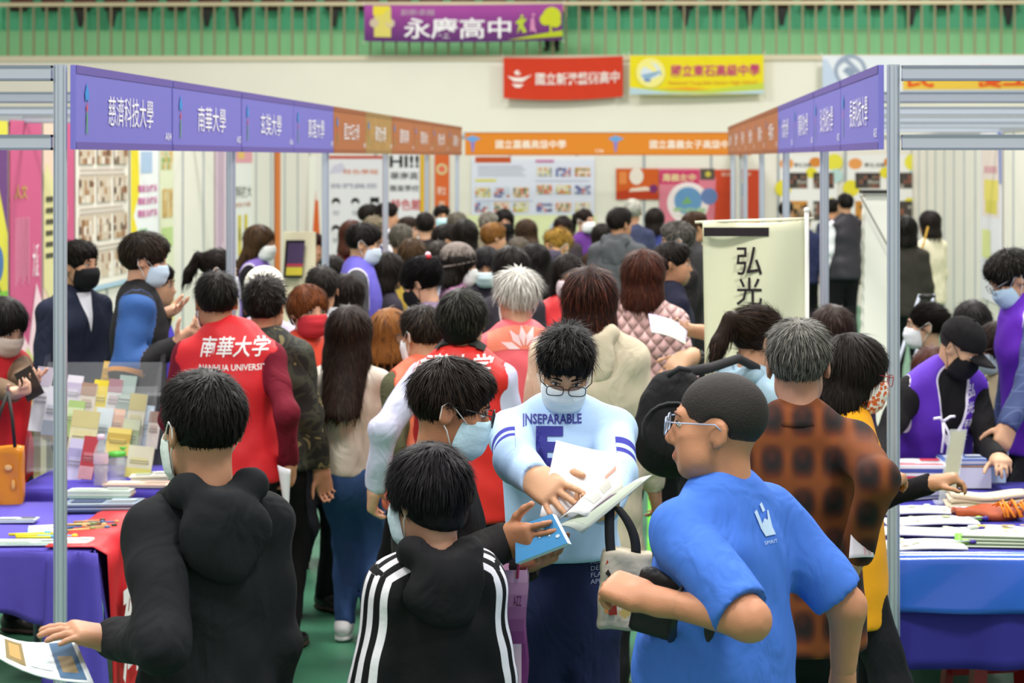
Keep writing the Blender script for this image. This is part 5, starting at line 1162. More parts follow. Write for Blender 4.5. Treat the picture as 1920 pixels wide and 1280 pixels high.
# ---- rear crowd
RC = [(1186, 373, 19, 90, 'grey haired man far behind the hooded jacket', 'short', '#8a8a80', '#b9b8ae', '#3a3f5a', None),
      (1228, 389, 20, 80, 'woman with straight dark hair in blue top far back', 'bob', '#1b1512', None, '#3a4480', None),
      (1303, 396, 15.5, 30, 'brown haired man left of the cloth flag far back', 'short', '#3a2414', None, '#3b3a3c', None),
      (1097, 391, 20.5, -40, 'woman with ponytail, white mask and purple top far back', 'ponytail', '#1d1512', None, '#5a2f7a', '#eef0f0'),
      (1055, 404, 20, -100, 'woman with centre parted dark hair far back', 'bob', '#1d1512', None, '#3a3236', None),
      (1128, 418, 18.4, 100, 'dark haired person beside the grey hood far back', 'bob', '#17130f', None, '#3a2a20', None),
      (985, 410, 17.6, 120, 'woman with long smooth dark hair far back', 'long', '#1c1512', '#3a2a1c', '#b98a92', None),
      (915, 396, 18.4, 85, 'grey haired person below the photo board', 'short', '#6b665c', '#9a968a', '#77705c', None),
      (945, 391, 19.2, -80, 'woman with black mask below the photo board', 'long', '#151110', None, '#1c1a1c', '#17171a'),
      (926, 417, 15.9, 30, 'person with golden brown hair in the rear crowd', 'short', '#5a3a1a', '#8a5f2c', '#44403a', None),
      (972, 445, 15.4, 95, 'greying person in front of the long dark hair', 'short', '#3c352c', '#6a6052', '#3c3a38', None),
      (872, 410, 14.6, 90, 'person with large round black hair in the rear crowd', 'bob', '#17130f', None, '#3a3a40', None),
      (857, 398, 16.6, 90, 'greying person behind the round black hair', 'short', '#4c463c', '#77715f', '#4a4a4c', None),
      (836, 420, 15.8, 20, 'man looking right beside the fourth left post', 'short', '#191411', None, '#3a3436', None),
      (828, 384, 21, -70, 'man with blue mask behind the fifth left post', 'short', '#191411', None, '#d9dce0', '#b9dce6'),
      (797, 398, 17.7, 95, 'dark haired person by the red lettered poster', 'short', '#191411', None, '#2e2a2c', None),
      (752, 420, 14.4, 80, 'person with greying hair behind the third left post', 'short', '#3f3a34', '#6f695d', '#3b3b40', None),
      (775, 446, 14.0, 60, 'person with brown hair in mustard top', 'bob', '#37281a', '#5c452c', '#c9a84a', None),
      (822, 452, 13.6, 100, 'person with short black hair left of the beanie', 'short', '#191512', '#3c342a', '#b9bccc', None),
      (765, 406, 18.7, -20, 'person with side parted hair far back left', 'short', '#2a2018', None, '#e2dfe0', None),
      (693, 382, 19.5, 20, 'man with dark hair under the cartoon poster', 'short', '#1b1612', None, '#4a4a4e', None),
      (726, 379, 18.2, 15, 'man in white top beside the third left post', 'short', '#17120f', None, '#e6e4e6', None),
      (702, 405, 16.8, 60, 'person with light greying hair behind the violet vest', 'short', '#6b604c', '#948a70', '#2c3a6a', None),
      (660, 412, 15.2, 90, 'person with reddish long hair behind the violet vest', 'long', '#3a1e14', None, '#b9243a', None),
      (590, 437, 16.5, -60, 'woman with long dark red hair at the rear left', 'long', '#2c1410', None, '#b24a4a', None),
      (1585, 362, 22, 110, 'man in dark waistcoat and white shirt by the photo posters', 'short', '#15120f', None, '#e8e8ee', None),
      (1562, 372, 24, 60, 'person beside the waistcoat man far right', 'short', '#1b1613', None, '#3a3f55', None),
      (1474, 377, 24.5, 60, 'dark haired person behind the cloth flag', 'short', '#151210', None, '#4a4a4e', None),
      (1508, 390, 22.5, 80, 'brown haired person right of the flag pole', 'short', '#5a4a34', '#857258', '#2a3050', None),
      (1700, 405, 17.5, 80, 'person with round black hair in dark coat behind the right post', 'bob', '#14110f', None, '#36332e', None),
      (1742, 394, 18.8, 130, 'woman in cream jumper with yellow shoulder bag', 'bob', '#191412', None, '#dcd6bc', None)]
for i, (px, py, Z, a, lab, hs_, hc, hi, tc, mk) in enumerate(RC):
    kw = dict(bottom='#3c4a68' if 'jumper' in lab else BLK)
    if 'waistcoat' in lab and 'beside' not in lab: kw['vest'] = dict(c='#2c2a32', hem=-.12)
    person(px, py, Z, a, lab, hair=hs_, hc=hc, hi=hi, near=0, mask=mk, top=dict(name='top', c=tc), w=1.05, **kw)
# balcony visitor behind the purple banner
person(1035, -70, 37.9, -90, 'person on the balcony standing behind the purple banner', near=0, H=1.65, z0=4.08, top=dict(name='jacket', c='#2a2a2e'), bottom='#1a1a1e')
# ---- right side
pony = person(1424, 574, 7.5, 38, 'woman with ponytail in light blue hooded top wearing a black backpack', hair='ponytail', hc='#1d1613', hi='#3c2b22', near=1, hL=.06, head=(-14, 14, 0), H=1.62, top=dict(name='hooded_top', c='#a9c6d8', g=.028), hood=True, armL='front', armR='front', hvol=1.05)
person(1560, 572, 9.1, 85, 'person with smooth dark brown hair behind the plaid shirt man', hair='bob', hc='#211714', hi='#3a2a22', near=0, top=dict(name='jacket', c='#3a3342'), hvol=1.05)
yel = person(1605, 627, 6.55, 12, 'woman with red glasses and patterned mask in yellow vest', hair='bob', hc='#17120f', near=1, glasses='#a8202a', mask=('#f0e8e2', spots_mat('#f1ebe6', '#d9662e', 75, .42)), head=(-4, 10, 0), H=1.59, top=dict(name='sweater', c='#17161a'), vest=dict(c='#eda51e', trim='#f3efe6', hem=-.2), skin='#b98a68', hvol=1.02, armR=[1652, 915, 6.5], handR=dict(nw=(0, 0, -1), curl=(.7, .8, .6)), armL='front', handL=dict(nw=(0, 0, -1), curl=(.6, .7, .5)))
capm = person(1800, 602, 8.72, -70, 'man in black cap leaning over the table in purple vest', hair='buzz', hc='#141110', near=1, hat=('cap', '#1c1b1d'), mask='#17171a', lean=.36, head=(38, 20, 0), H=1.70, w=1.1, top=dict(name='sweater', c='#171618', g=.02), vest=dict(c='#5a2eb0', trim='#e8e4f2', v=True, hem=-.1), armR=[1655, 890, 8.4], armL=[1872, 860, 8.5], handR=dict(nw=(0, .1, -1)), handL=dict(nw=(0, .1, -1)), skin='#c8a080')
cn = capm.loc(W(1795, 790, 7.6)); fn = capm.Rl @ A_(0, 1, 0)
for k, ch in enumerate('弘光科大'): on_cloth(capm, capm.vest, 'vest_lettering', ch, Vector(capm.loc(W(1832-k*3, 742+k*31, 8.7))), (-1, 0, 0), Vector(capm.Rl @ A_(0, 0, 1)), .045, .055-.006*k, '#eae6f4', fn, .01, st=.3)
mb = MB(); q = Vector(capm.loc(W(1768, 790, 8.42)))
for dx, dz in ((-.05, .02), (.05, .015), (-.03, -.11), (.012, -.13)): mb.tube([q, q+Vector((dx*.5, .02, dz*.5+.012)), q+Vector((dx, .01, dz))], .006, mat('#e8e4f2', .7), 5)
mb.build('tie_ribbon', capm.root)
den = person(1896, 474, 9.2, 192, 'tall man in blue denim jacket and purple vest reaching to the table', hair='spiky', hc='#17130f', near=1, mask='#bcd8ec', glasses='#8a8a8c', head=(-4, 24, 0), lean=.12, H=1.80, w=1.05, hvol=1.1, lift=.25, top=dict(name='denim_jacket', mat=grid_mat('#3d4c7a', '#56658f', 95, .97), g=.028, hem=-.1), vest=dict(c='#6a2fc0', trim='#e6e2f2', cut=.0), armL=[1862, 885, 8.6], elbL=(-.4, -.8, -.2), handL=dict(dp=(1845, 925, 8.55), nw=(-.3, .9, -.2), curl=(.25, .4, .3)), skin='#c99c7c')
person(1735, 565, 10.6, 168, 'seated woman with white mask behind the right table', hair='tied', hc='#191412', near=1, mask='#e9edf2', H=1.60, sit=True, head=(8, 0, 0), top=dict(name='jacket', c='#221f24'), skin='#d2a88c')
person(1822, 566, 11.2, 95, 'seated person with smooth black hair seen from behind', hair='bob', hc='#141011', near=0, H=1.60, sit=True, top=dict(name='jacket', c='#33303a'), hvol=1.12)
person(1868, 603, 9.9, -150, 'seated girl with pale mask beside the denim jacket man', hair='long', hc='#231813', near=1, mask='#cfdfe8', head=(-20, 12, 0), H=1.55, sit=True, top=dict(name='jacket', c='#e0cfa8'), glasses='#7a6a5a')
person(1748, 648, 9.5, 80, 'seated person with reddish brown hair beside the purple vest', hair='bob', hc='#3a1d14', near=0, H=1.5, sit=True, top=dict(name='jacket', c='#2a2426'))
pinkp = person(1372, 470, 8.9, 176, 'person in pink vest handing out leaflets behind the cloth flag', hair='short', near=0, top=dict(name='t_shirt', c='#d0508c', sleeve=.5, g=.016), vest=dict(c='#d64f90'), bare=True, armL=[1290, 668, 8.35], elbL=(-.6, -.6, -.6), handL=dict(dp=(1262, 690, 8.3), nw=(.2, .9, -.3), curl=(.4, .4, .4)), armR=[1318, 622, 8.6], handR=dict(dp=(1290, 618, 8.55), nw=(0, .5, .8), curl=(.3, .4, .3)), skin='#d3a888')
band(pinkp, pinkp.WL, pinkp.EL, .036, mat('#2a2c2a', .6), 'bracelet', .02, .05)
# ================================================================ TABLES AND THINGS ON THEM
def table(label, x0, x1, y0, y1, h=.74):
    t = thing('folding_table', label, 'table', ((x0+x1)/2, (y0+y1)/2, 0)); hx, hy = (x1-x0)/2, (y1-y0)/2
    mb = MB(); mb.box(-hx, hx, -hy, hy, h-.03, h, mat('#d8d4c8', .6)); mb.build('table_top', t)
    for sx in (-1, 1):
        for sy in (-1, 1): mb = MB(); mb.tube([(sx*(hx-.06), sy*(hy-.06), 0), (sx*(hx-.06), sy*(hy-.06), h-.03)], .014, ALU2, 8); mb.build('leg', t)
    return t
def tcloth(label, x0, x1, y0, y1, zt, drops, hexc, ph=0, rough=.75, sheen=None, amp=.02, name='tablecloth', wavy=True):
    """cloth over a table; drops = lengths hanging on (near, far, left, right)"""
    m = sheen or mat(hexc, rough, 0, .3, .25, 7, .08, 3); t = thing(name, label, 'tablecloth', ((x0+x1)/2, (y0+y1)/2, 0)); hx, hy = (x1-x0)/2+.006, (y1-y0)/2+.006
    mb = MB(); mb.grid(lambda u, v: ((u-.5)*2*hx, (v-.5)*2*hy, zt+.002*math.sin(u*9+v*7)), 10, 8, m, True, .004); mb.build('top_sheet', t)
    E4 = [((-hx, -hy), (hx, -hy), (0, -1)), ((hx, hy), (-hx, hy), (0, 1)), ((-hx, hy), (-hx, -hy), (-1, 0)), ((hx, -hy), (hx, hy), (1, 0))]
    for (a, b, n), d in zip(E4, drops):
        if not d: continue
        L = math.hypot(b[0]-a[0], b[1]-a[1])
        def f(u, v):
            sc = 1+.10*math.sin(u*L*5+ph)+.05*math.sin(u*L*11+ph*2) if wavy else 1
            o = amp*v*(math.sin(u*L*17+ph)+.6*math.sin(u*L*31+ph))+.012+.02*v
            return (a[0]+(b[0]-a[0])*u+n[0]*o, a[1]+(b[1]-a[1])*u+n[1]*o, zt-d*v*sc+.001)
        mb = MB(); mb.grid(f, 40, 10, m, True, .003); mb.build('drape', t)
    return t
# ---- left stand
LX0, LX1 = -3.25, -2.04
table('folding table of the left stand under a purple cloth', LX0, LX1, 7.2, 8.2)
tcloth('purple cloth over the nearest left table', LX0, LX1, 7.2, 8.2, .75, (.24, .3, .3, .3), '#564bb2', 1.2, amp=.025)
table('second left table carrying the brochure racks', -2.68, LX1, 8.4, 9.05, .76)
tcloth('darker purple cloth over the second left table', -2.68, LX1, 8.4, 9.05, .77, (.3, .3, .3, .3), '#43379e', 3.1)
# corner of the cloth hanging low beside the post
t = thing('tablecloth', 'loose purple cloth corner hanging beside the nearest left post', 'tablecloth', (-2.04, 7.17, .755)); mb = MB()
mb.grid(lambda u, v: (-.14+.19*u+.07*v*u, -.02-.05*v-.02*math.sin(u*8), -.62*v*(.75+.25*u)+.0), 10, 12, mat('#564bb2', .75, 0, .3, .25, 7, .08, 3), True, .004); mb.build('drape', t)
# red banner along the aisle side, folded over the edge
t = thing('table_banner', 'red table banner with large white lettering on the left stand', 'banner', (-2.0, 7.2, 0)); RED = mat('#c4222a', .45, 0, .4, .2, 6, .08, 4)
def tb(u, v):
    L = 1.0; b = .006*math.sin(u*40)
    if v < .18: return (-.20+.22*(v/.18), L*u, .762+b*.3)
    w_ = (v-.18)/.82; return (.022+.012*math.sin(u*19+w_*2)+.015*w_, L*u, .762-.66*w_)
mb = MB(); mb.grid(tb, 30, 14, RED, True, .003); mb.build('cloth', t)
mb = MB(); add_text(mb, '慈濟科技', (.056, .58, .43), (0, 1, 0), (0, 0, 1), 1.0, .42, flat('#f2eef0'), .006, .03); mb.build('lettering', t)
# ---- brochures and things on the left tables
def sheet_stack(name, label, cat, px, py, Z, w, d, h, rz, cols, group=None, n=3, z=None):
    c = W(px, py, Z); zz = z if z is not None else c.z
    t = thing(name, label, cat, (c.x, c.y, zz), rz, group); mb = MB(); rr = random.Random(int(px*3+py))
    for k in range(n):
        o = rr.uniform(-.006, .006); mb.box(-w/2+o, w/2+o, -d/2+o*.5, d/2+o*.5, h*k/n, h*(k+.9)/n, flat(cols[k % len(cols)]))
    mb.build('sheets', t); mb = MB()
    draw(mb, Vector((1, 0, 0)), Vector((0, 1, 0)), w, d, [('r', .05, .06, .95, .16, cols[-1]), ('r', .08, .3, .5, .8, cols[(n+1) % len(cols)]), ('r', .58, .55, .92, .85, cols[-1])]+lines(.57, .92, .25, .5, 4, '#9a9a98'), (-w/2, -d/2, h)); mb.build('print', t)
    return t
zt1, zt2 = .757, .777
sheet_stack('folder', 'glossy pale green folder at the near edge of the left table', 'folder', 60, 1037, 7.3, .36, .10, .008, .02, ['#dfe8e4', '#c9d8d2', '#b9cfc4'], 'folders on the left table', z=zt1)
sheet_stack('folder', 'glossy green folder right of the post on the left table', 'folder', 140, 1036, 7.3, .13, .10, .014, -.02, ['#5a7a6a', '#c9d8d2', '#dfe8e4'], 'folders on the left table', z=zt1)
sheet_stack('folder', 'stack of blue and green picture folders beside the red banner', 'folder', 195, 965, 8.02, .30, .16, .030, .05, ['#3c4a6a', '#7a8a9a', '#aab8c4'], 'folders on the left table', 5, zt1)
sheet_stack('folder', 'pale green booklet on top of the second left table front', 'folder', 190, 944, 8.12, .26, .08, .03, -.03, ['#a9c4b8', '#dfe6dc', '#c9d8cc'], 'folders on the left table', 3, zt1+.032)
sheet_stack('leaflet', 'white leaflet with blue sheet below on the left table', 'leaflet', 85, 1003, 7.55, .12, .14, .010, .3, ['#7ab6d8', '#eef0f0', '#f0f0f0'], None, 3, zt1)
sheet_stack('phone', 'pale phone lying on the left cloth', 'phone', 32, 982, 7.75, .16, .07, .01, .05, ['#c9d8dc', '#b9c4cc', '#4a5058'], None, 2, zt1)
def pens(label, px, py, Z, cols, n, L, z, group, rz0=0, name='keychain'):
    for k in range(n):
        c = W(px, py, Z); rr = random.Random(k+px); an = rz0+rr.uniform(-.25, .25)
        t = thing(name, label, 'keychain' if name == 'keychain' else 'pen', (c.x+rr.uniform(-.07, .07), c.y+(k-n/2)*.022, z), an, group)
        mb = MB(); mb.tube([(-L/2, 0, .008), (L/2, 0, .008)], .006, mat(cols[k % len(cols)], .4), 6); mb.build('barrel', t)
        mb = MB(); mb.ell((L/2+.008, 0, .010), (.012, .009, .008), mat(cols[(k+1) % len(cols)], .4)); mb.build('charm', t)
pens('beaded keychain in the loose pile beside the red banner', 155, 998, 7.62, ['#c9a86a', '#7a8a4a', '#2f5a8a', '#b9885a', '#3a3a2a'], 9, .10, zt1, 'keychains by the red banner', .3)
pens('yellow or blue pen lying near the left cloth edge', 75, 1014, 7.42, ['#e0d22c', '#6ab8d8', '#e8e23c'], 4, .13, zt1, 'pens on the left table', .05, 'pen')
# brochure rack
rk = thing('brochure_rack', 'clear tiered acrylic brochure rack on the second left table', 'rack', (XA(180, 8.9), 8.9, zt2)); ACR = mat('#eef4f8', .05, 0, .5, alpha=.07)
for k in range(4):
    mb = MB(); z0_ = .02+.10*k; y0_ = -.14+.09*k; mb.obox((0, y0_, z0_+.07), (.26, 0, 0), (0, .003, .0), (0, .02, .075), ACR); mb.obox((0, y0_+.03, z0_), (.26, 0, 0), (0, .035, 0), (0, 0, .002), ACR); mb.build('tier', rk)
for sx in (-1, 1):
    mb = MB(); mb.poly([(sx*.262, -.17, 0), (sx*.262, .2, 0), (sx*.262, .2, .5), (sx*.262, .12, .5), (sx*.262, -.17, .15)], ACR); mb.build('side_panel', rk)
BR = [(77, 748, 24, 105, '#ecebee', '#a89cb4', 8.93), (98, 770, 22, 80, '#d9dbe2', '#7a8a9a', 8.85), (137, 738, 24, 60, '#e2dce8', '#9a86b4', 9.05), (163, 758, 24, 70, '#e6dccf', '#8a5a44', 8.97), (187, 748, 24, 62, '#e0cc3c', '#efe9d8', 8.99), (203, 712, 22, 60, '#d8b04a', '#8a6a2a', 9.14), (213, 752, 22, 72, '#dfe2e0', '#8a4a5a', 8.98), (234, 752, 26, 84, '#9fb2ac', '#dfe4d8', 8.98),
      (139, 785, 26, 60, '#a4c07a', '#dfe6d0', 8.86), (155, 822, 42, 90, '#e3dfb0', '#c9c07a', 8.76), (192, 805, 26, 70, '#d2dfe6', '#8aa6b4', 8.86), (217, 795, 24, 50, '#dcb9a4', '#c99a84', 8.88), (254, 790, 26, 90, '#dcdccb', '#b9b06a', 8.86), (272, 800, 20, 70, '#bccede', '#8aa4c4', 8.87), (222, 828, 36, 44, '#e2cf72', '#a98a3c', 8.76), (244, 820, 26, 60, '#a3b594', '#dfe6d4', 8.80), (166, 858, 22, 70, '#b4424a', '#ecdfe0', 8.62), (141, 868, 28, 80, '#c6c4dc', '#8a86b4', 8.70), (288, 806, 18, 60, '#e6ded6', '#7a5a4a', 8.86), (262, 866, 40, 52, '#dfe0c8', '#dcd24a', 8.62)]
for i, (px, py, w_, h_, c1, c2, Z) in enumerate(BR):
    Zb = Z-.0; w_m, h_m = w_*1.2*Zb/FPX, h_*1.15*Zb/FPX; c = W(px, py, Zb); tl = .22+.05*(i % 3)
    R = Vector((math.cos(-.10), 0, -.10*1.0)).normalized(); U = Vector((-.12, tl, 1)).normalized(); U = (U-R*U.dot(R)).normalized(); n = R.cross(U)
    mb = MB(); mb.obox((0, 0, 0), R*w_m/2, U*h_m/2, n*.006, flat(c1)); draw(mb, R, U, w_m, h_m, [('r', 0, (.7, .0, .5)[i % 3], 1, (1, .3, .8)[i % 3], mixh(c1, c2, .6)), ('r', .15, .42, .8, .62, mixh(c1, c2, .3))]+lines(.12, .88, .44, .58, 2, mixh(c1, '#555555', .5)), -R*w_m/2-U*h_m/2, .007)
    nm = ['white', 'grey', 'lilac', 'brown and cream', 'yellow', 'golden', 'pale grey', 'sage', 'green', 'cream', 'ice blue', 'peach', 'ivory', 'light blue', 'straw coloured', 'moss', 'red', 'lavender', 'beige', 'yellow leaf'][i]
    tag(mb.build('brochure', None, c), '%s brochure standing in the clear rack on the left stand' % nm, 'brochure', 'brochures in the acrylic rack')
# bottle, jar
GL = mat('#eef3f4', .05, 0, .5, alpha=.28)
c = W(189, 935, 8.46); t = thing('water_bottle', 'clear plastic water bottle with pink cap on the left stand', 'bottle', (c.x, c.y, zt2))
mb = MB(); mb.lathe([(.0, 0), (.028, .002), (.030, .02), (.028, .05), (.031, .07), (.028, .09), (.031, .11), (.03, .14), (.022, .165), (.013, .185), (.013, .20)], GL, 20); mb.build('bottle_body', t)
mb = MB(); mb.lathe([(.0305, .095), (.0315, .10), (.0315, .135), (.0305, .138)], mat('#e8cdd8', .5, alpha=.8), 20); mb.build('label_band', t)
mb = MB(); mb.lathe([(.014, .198), (.015, .2), (.015, .218), (0, .219)], mat('#dfc0d4', .5), 16); mb.build('cap', t)
mb = MB(); mb.lathe([(0, .004), (.026, .005), (.026, .085), (0, .086)], mat('#b9a9b4', .1, 0, .5, alpha=.5), 16); mb.build('water', t)
for k, (px, Z) in enumerate(((220, 8.60), (234, 8.78))):
    c = W(px, 910, Z); t = thing('glass_jar', ('front' if k == 0 else 'rear')+' glass jar with green lid on the left stand', 'jar', (c.x, c.y, zt2), 0, 'jars with green lids')
    mb = MB(); mb.lathe([(0, 0), (.036, .002), (.040, .01), (.040, .09), (.033, .102), (.033, .112)], GL, 20); mb.build('glass', t)
    mb = MB(); mb.lathe([(.036, .106), (.037, .108), (.037, .124), (.0, .126)], mat('#4fae3c', .4), 20); mb.build('lid', t)
sheet_stack('leaflet', 'pile of white and green leaflets at the right end of the rack', 'leaflet', 285, 902, 8.6, .16, .14, .03, .1, ['#b9c9b4', '#e9ebe2', '#eef0ea'], 'leaflet piles by the rack', 5, zt2)
sheet_stack('leaflet', 'wide pile of cream leaflets in front of the jars', 'leaflet', 262, 920, 8.47, .28, .11, .012, -.05, ['#e2d8c0', '#efe8d6', '#e6c9b4'], 'leaflet piles by the rack', 3, zt2)
# cream shelf cabinet and poster papers behind
t = thing('shelf_cabinet', 'low cream shelf cabinet behind the left stand', 'cabinet', (XA(80, 10.5), 10.6, 0)); CRM = mat('#e6dcb4', .6)
for nm, b in (('side_panel', (-.32, -.29, -.2, .2, 0, .86)), ('side_panel', (.02, .05, -.2, .2, 0, .86)), ('shelf', (-.32, .05, -.2, .2, .84, .88)), ('shelf', (-.29, .02, -.2, .2, .45, .48)), ('back_panel', (-.29, .02, .18, .2, .05, .84))):
    mb = MB(); mb.box(*b, CRM if nm != 'back_panel' else mat('#b3a468', .7)); mb.build(nm, t)
mb = MB(); mb.box(-.12, .12, -.1, .1, 0, .16, mat('#c9a83c', .6)); tag(mb.build('cardboard_box', None, (XA(72, 10.5), 10.55, .88)), 'mustard coloured box on the cream shelf cabinet', 'box')
# red plastic stools
def stool(x, y, label, h=.46, rz=0):
    t = thing('plastic_stool', label, 'stool', (x, y, 0), rz, 'red plastic stools'); RM = mat('#a81a1e', .35, 0, .5)
    mb = MB(); mb.grid(lambda u, v: ((u-.5)*.30, (v-.5)*.30, h+.008*math.cos((u-.5)*3)*math.cos((v-.5)*3)), 4, 4, RM, True, .02); mb.build('seat', t)
    for sx in (-1, 1):
        for sy in (-1, 1):
            mb = MB(); V = [(sx*.10, sy*.15, h-.01), (sx*.15, sy*.15, h-.01), (sx*.15, sy*.10, h-.01), (sx*.135, sy*.19, 0), (sx*.19, sy*.19, 0), (sx*.19, sy*.135, 0)]
            mb.raw(V, [(0, 1, 4, 3), (1, 2, 5, 4), (2, 0, 3, 5), (3, 4, 5), (2, 1, 0)], RM); mb.build('leg', t)
    for sy in (-1, 1): mb = MB(); mb.box(-.165, .165, sy*.17-.006, sy*.17+.006, .12, .16, RM); mb.build('rung', t)
    return t
stool(-2.62, 6.92, 'red plastic stool under the near end of the left table')
stool(1.35, 7.75, 'red plastic stool under the right table, left one', rz=.2); stool(1.95, 7.8, 'red plastic stool under the right table, right one', rz=-.1)
# tablet display at the rear left
c = W(560, 520, 14.8); t = thing('tablet_display', 'tablet display with dark screen by the orange posters', 'display', (c.x, c.y, 0))
mb = MB(); mb.box(-.12, .12, .02, .05, .75, 1.62, mat('#d9d2b4', .6)); mb.build('backing_board', t)
mb = MB(); mb.obox((-.03, -.02, 1.42), (.07, 0, 0), (0, .008, .0), (.01, .0, .14), mat('#1c1a22', .3)); mb.build('tablet', t)
mb = MB(); mb.poly([(-.09, -.031, 1.30), (.03, -.031, 1.30), (.05, -.031, 1.54), (-.07, -.031, 1.54)], mat('#4a3a5a', .3)); mb.poly([(-.09, -.032, 1.30), (.03, -.032, 1.30), (.035, -.032, 1.36), (-.085, -.032, 1.36)], mat('#c9b83c', .4)); mb.poly([(-.085, -.032, 1.365), (.035, -.032, 1.365), (.037, -.032, 1.385), (-.083, -.032, 1.385)], mat('#b23a4a', .4)); mb.build('screen_image', t)
mb = MB(); mb.box(-.3, .3, -.15, .3, 0, .75, mat('#d8d4cc', .7)); mb.build('counter', t)

# ---- right stand
RX0, RX1 = .80, 2.6
table('folding table of the right stand under a blue cloth', RX0, RX1, 7.12, 8.7)
tcloth('indigo cloth over the right table', RX0, RX1, 7.12, 8.7, .75, (.40, .2, .44, .2), '#332f92', .4, amp=.012, wavy=False)
t = thing('satin_runner', 'shiny bright blue satin runner on the right table front', 'tablecloth', (.81, 7.10, .757)); SAT = mat('#2a62d6', .22, 0, .6, .3, 4, .1, 3, coat=.3)
mb = MB()
def sat(u, v):
    if v < .2: return (-.02+1.8*u, .02*(1-v/.2)+.0, .004)
    w_ = (v-.2)/.8; return (-.02+1.8*u-.05*w_*(1-u)**6, -.028-.018*w_-.012*math.sin(u*26+w_*3)*w_, .004-.20*w_*(1+.12*u))
mb.grid(sat, 44, 12, SAT, True, .003); mb.build('front_drape', t)
mb = MB(); mb.grid(lambda u, v: (-.035-.02*v-.012*math.sin(u*8)*v, .4*u-.03, .004-(.44*(1-u)**1.6+.06)*v), 14, 10, mat('#4f7fd8', .3, 0, .5, .3, 4, .1, 3), True, .003); mb.build('side_drape', t)
mb = MB(); mb.obox((0, 0, .006), (.14, 0, 0), (0, .02, 0), (0, 0, .006), mat('#2f86dc', .3, 0, .5)); tag(mb.build('blue_band', None, (XA(1675, 6.85), 6.85, 0)), 'bright blue band lying at the foot of the nearest right post', 'band')
zr = .757
def folder(label, px, py, Z, w_, d_, rz, z, tint, dots):
    c = W(px, py, Z); t = thing('document_folder', label, 'folder', (c.x, c.y, z), rz, 'white printed folders on the right table')
    mb = MB(); mb.grid(lambda u, v: ((u-.5)*w_, (v-.5)*d_, .010+.004*math.sin(u*5+px)), 8, 4, flat(tint), True, .008); mb.build('sleeve', t)
    mb = MB(); rr = random.Random(int(px))
    its = [('c', rr.uniform(.1, .9), rr.uniform(.2, .85), rr.uniform(.008, .02), rr.choice(dots)) for _ in range(7)]+[('r', .72, .08, .92, .13, '#d9a27a'), ('r', .72, .17, .9, .2, '#d9b48a')]
    draw(mb, Vector((1, 0, 0)), Vector((0, 1, 0)), w_, d_, its, (-w_/2, -d_/2, .016)); mb.build('print', t)
    mb = MB(); mb.ell((w_/2+.01, d_*.1, .012), (.018, .012, .010), mat('#8fd23c', .4)); mb.build('green_clip', t)
    mb = MB(); mb.ell((w_/2+.035, d_*.05, .014), (.014, .009, .009), mat('#3a2a86', .4)); mb.tube([(w_/2-.09, -.01, .02), (w_/2+.03, d_*.05, .016)], .004, mat('#c9ccd6', .3, .5), 6); mb.build('purple_hook', t)
dts = ['#dfe0c4', '#e6d6c0', '#cfd8c0', '#e0c8b0', '#b9c49a']
folder('white document folder nearest the right post', 1720, 1032, 7.24, .34, .17, .04, zr, '#eef0e8', dts); folder('second white document folder with spots', 1735, 1000, 7.50, .36, .15, .05, zr+.0, '#eceee6', dts)
folder('third white document folder from the front', 1745, 975, 7.72, .36, .15, .03, zr, '#eff1ea', dts); folder('rear white document folder under the canvas pouch', 1740, 952, 7.95, .36, .15, .02, zr, '#f0f2ec', dts)
folder('white spotted folder at the right edge of the table', 1885, 1005, 7.5, .26, .20, -.05, zr, '#eeeee8', ['#a9966a', '#b9a67a', '#c9b03c', '#9a8a5a'])
for k in range(7):
    c = W(1880, 1040-1.5*k, 7.24+.012*k); t = thing('bookmark_strip', 'thin green ended strip in the fan on the right table', 'strip', (c.x, c.y, zr+.004*k), -.08-.012*k, 'fan of green ended strips')
    mb = MB(); mb.box(-.15, .15, -.02, .02, 0, .0035, flat('#4a5a44' if k % 2 else '#b9c4b0')); mb.build('strip_body', t); mb = MB(); mb.ell((-.16, 0, .004), (.016, .014, .004), mat('#7cc43c', .4)); mb.build('green_tip', t)
c = W(1850, 965, 7.85); t = thing('orange_pouch', 'rust orange pouch with bright orange tassels on the right table', 'pouch', (c.x, c.y, zr))
mb = MB(); mb.grid(lambda u, v: ((u-.5)*.26, (v-.5)*.14, .03+.01*math.sin(u*7+v*4)), 10, 6, mat('#a4471c', .5, 0, .4, .4, 20, .25, 12), True, .028); mb.build('pouch_body', t)
for k in range(12):
    rr = random.Random(k); mb = MB(); x0 = .02+.012*k*.8; mb.tube([(x0, -.02+rr.uniform(-.02, .02), .045), (x0+.01+rr.uniform(-.01, .02), -.05, .065+rr.uniform(-.01, .015)), (x0+.03+rr.uniform(0, .03), -.09, .012)], .004, mat('#f08a1c', .6), 5); mb.build('tassel', t)
c = W(1842, 935, 8.05); t = thing('canvas_pouch', 'folded cream canvas bag on the right table', 'bag', (c.x, c.y, zr)); 
for k in range(3): mb = MB(); mb.grid(lambda u, v: ((u-.5)*.30+.01*k, (v-.5)*.15, .02+.02*k+.008*math.sin(u*6+k)+.004*math.sin(v*9+k)), 12, 6, mat('#d8cdb4', .9, 0, .2, .5, 30, .06, 8), True, .018); mb.build('fold', t)
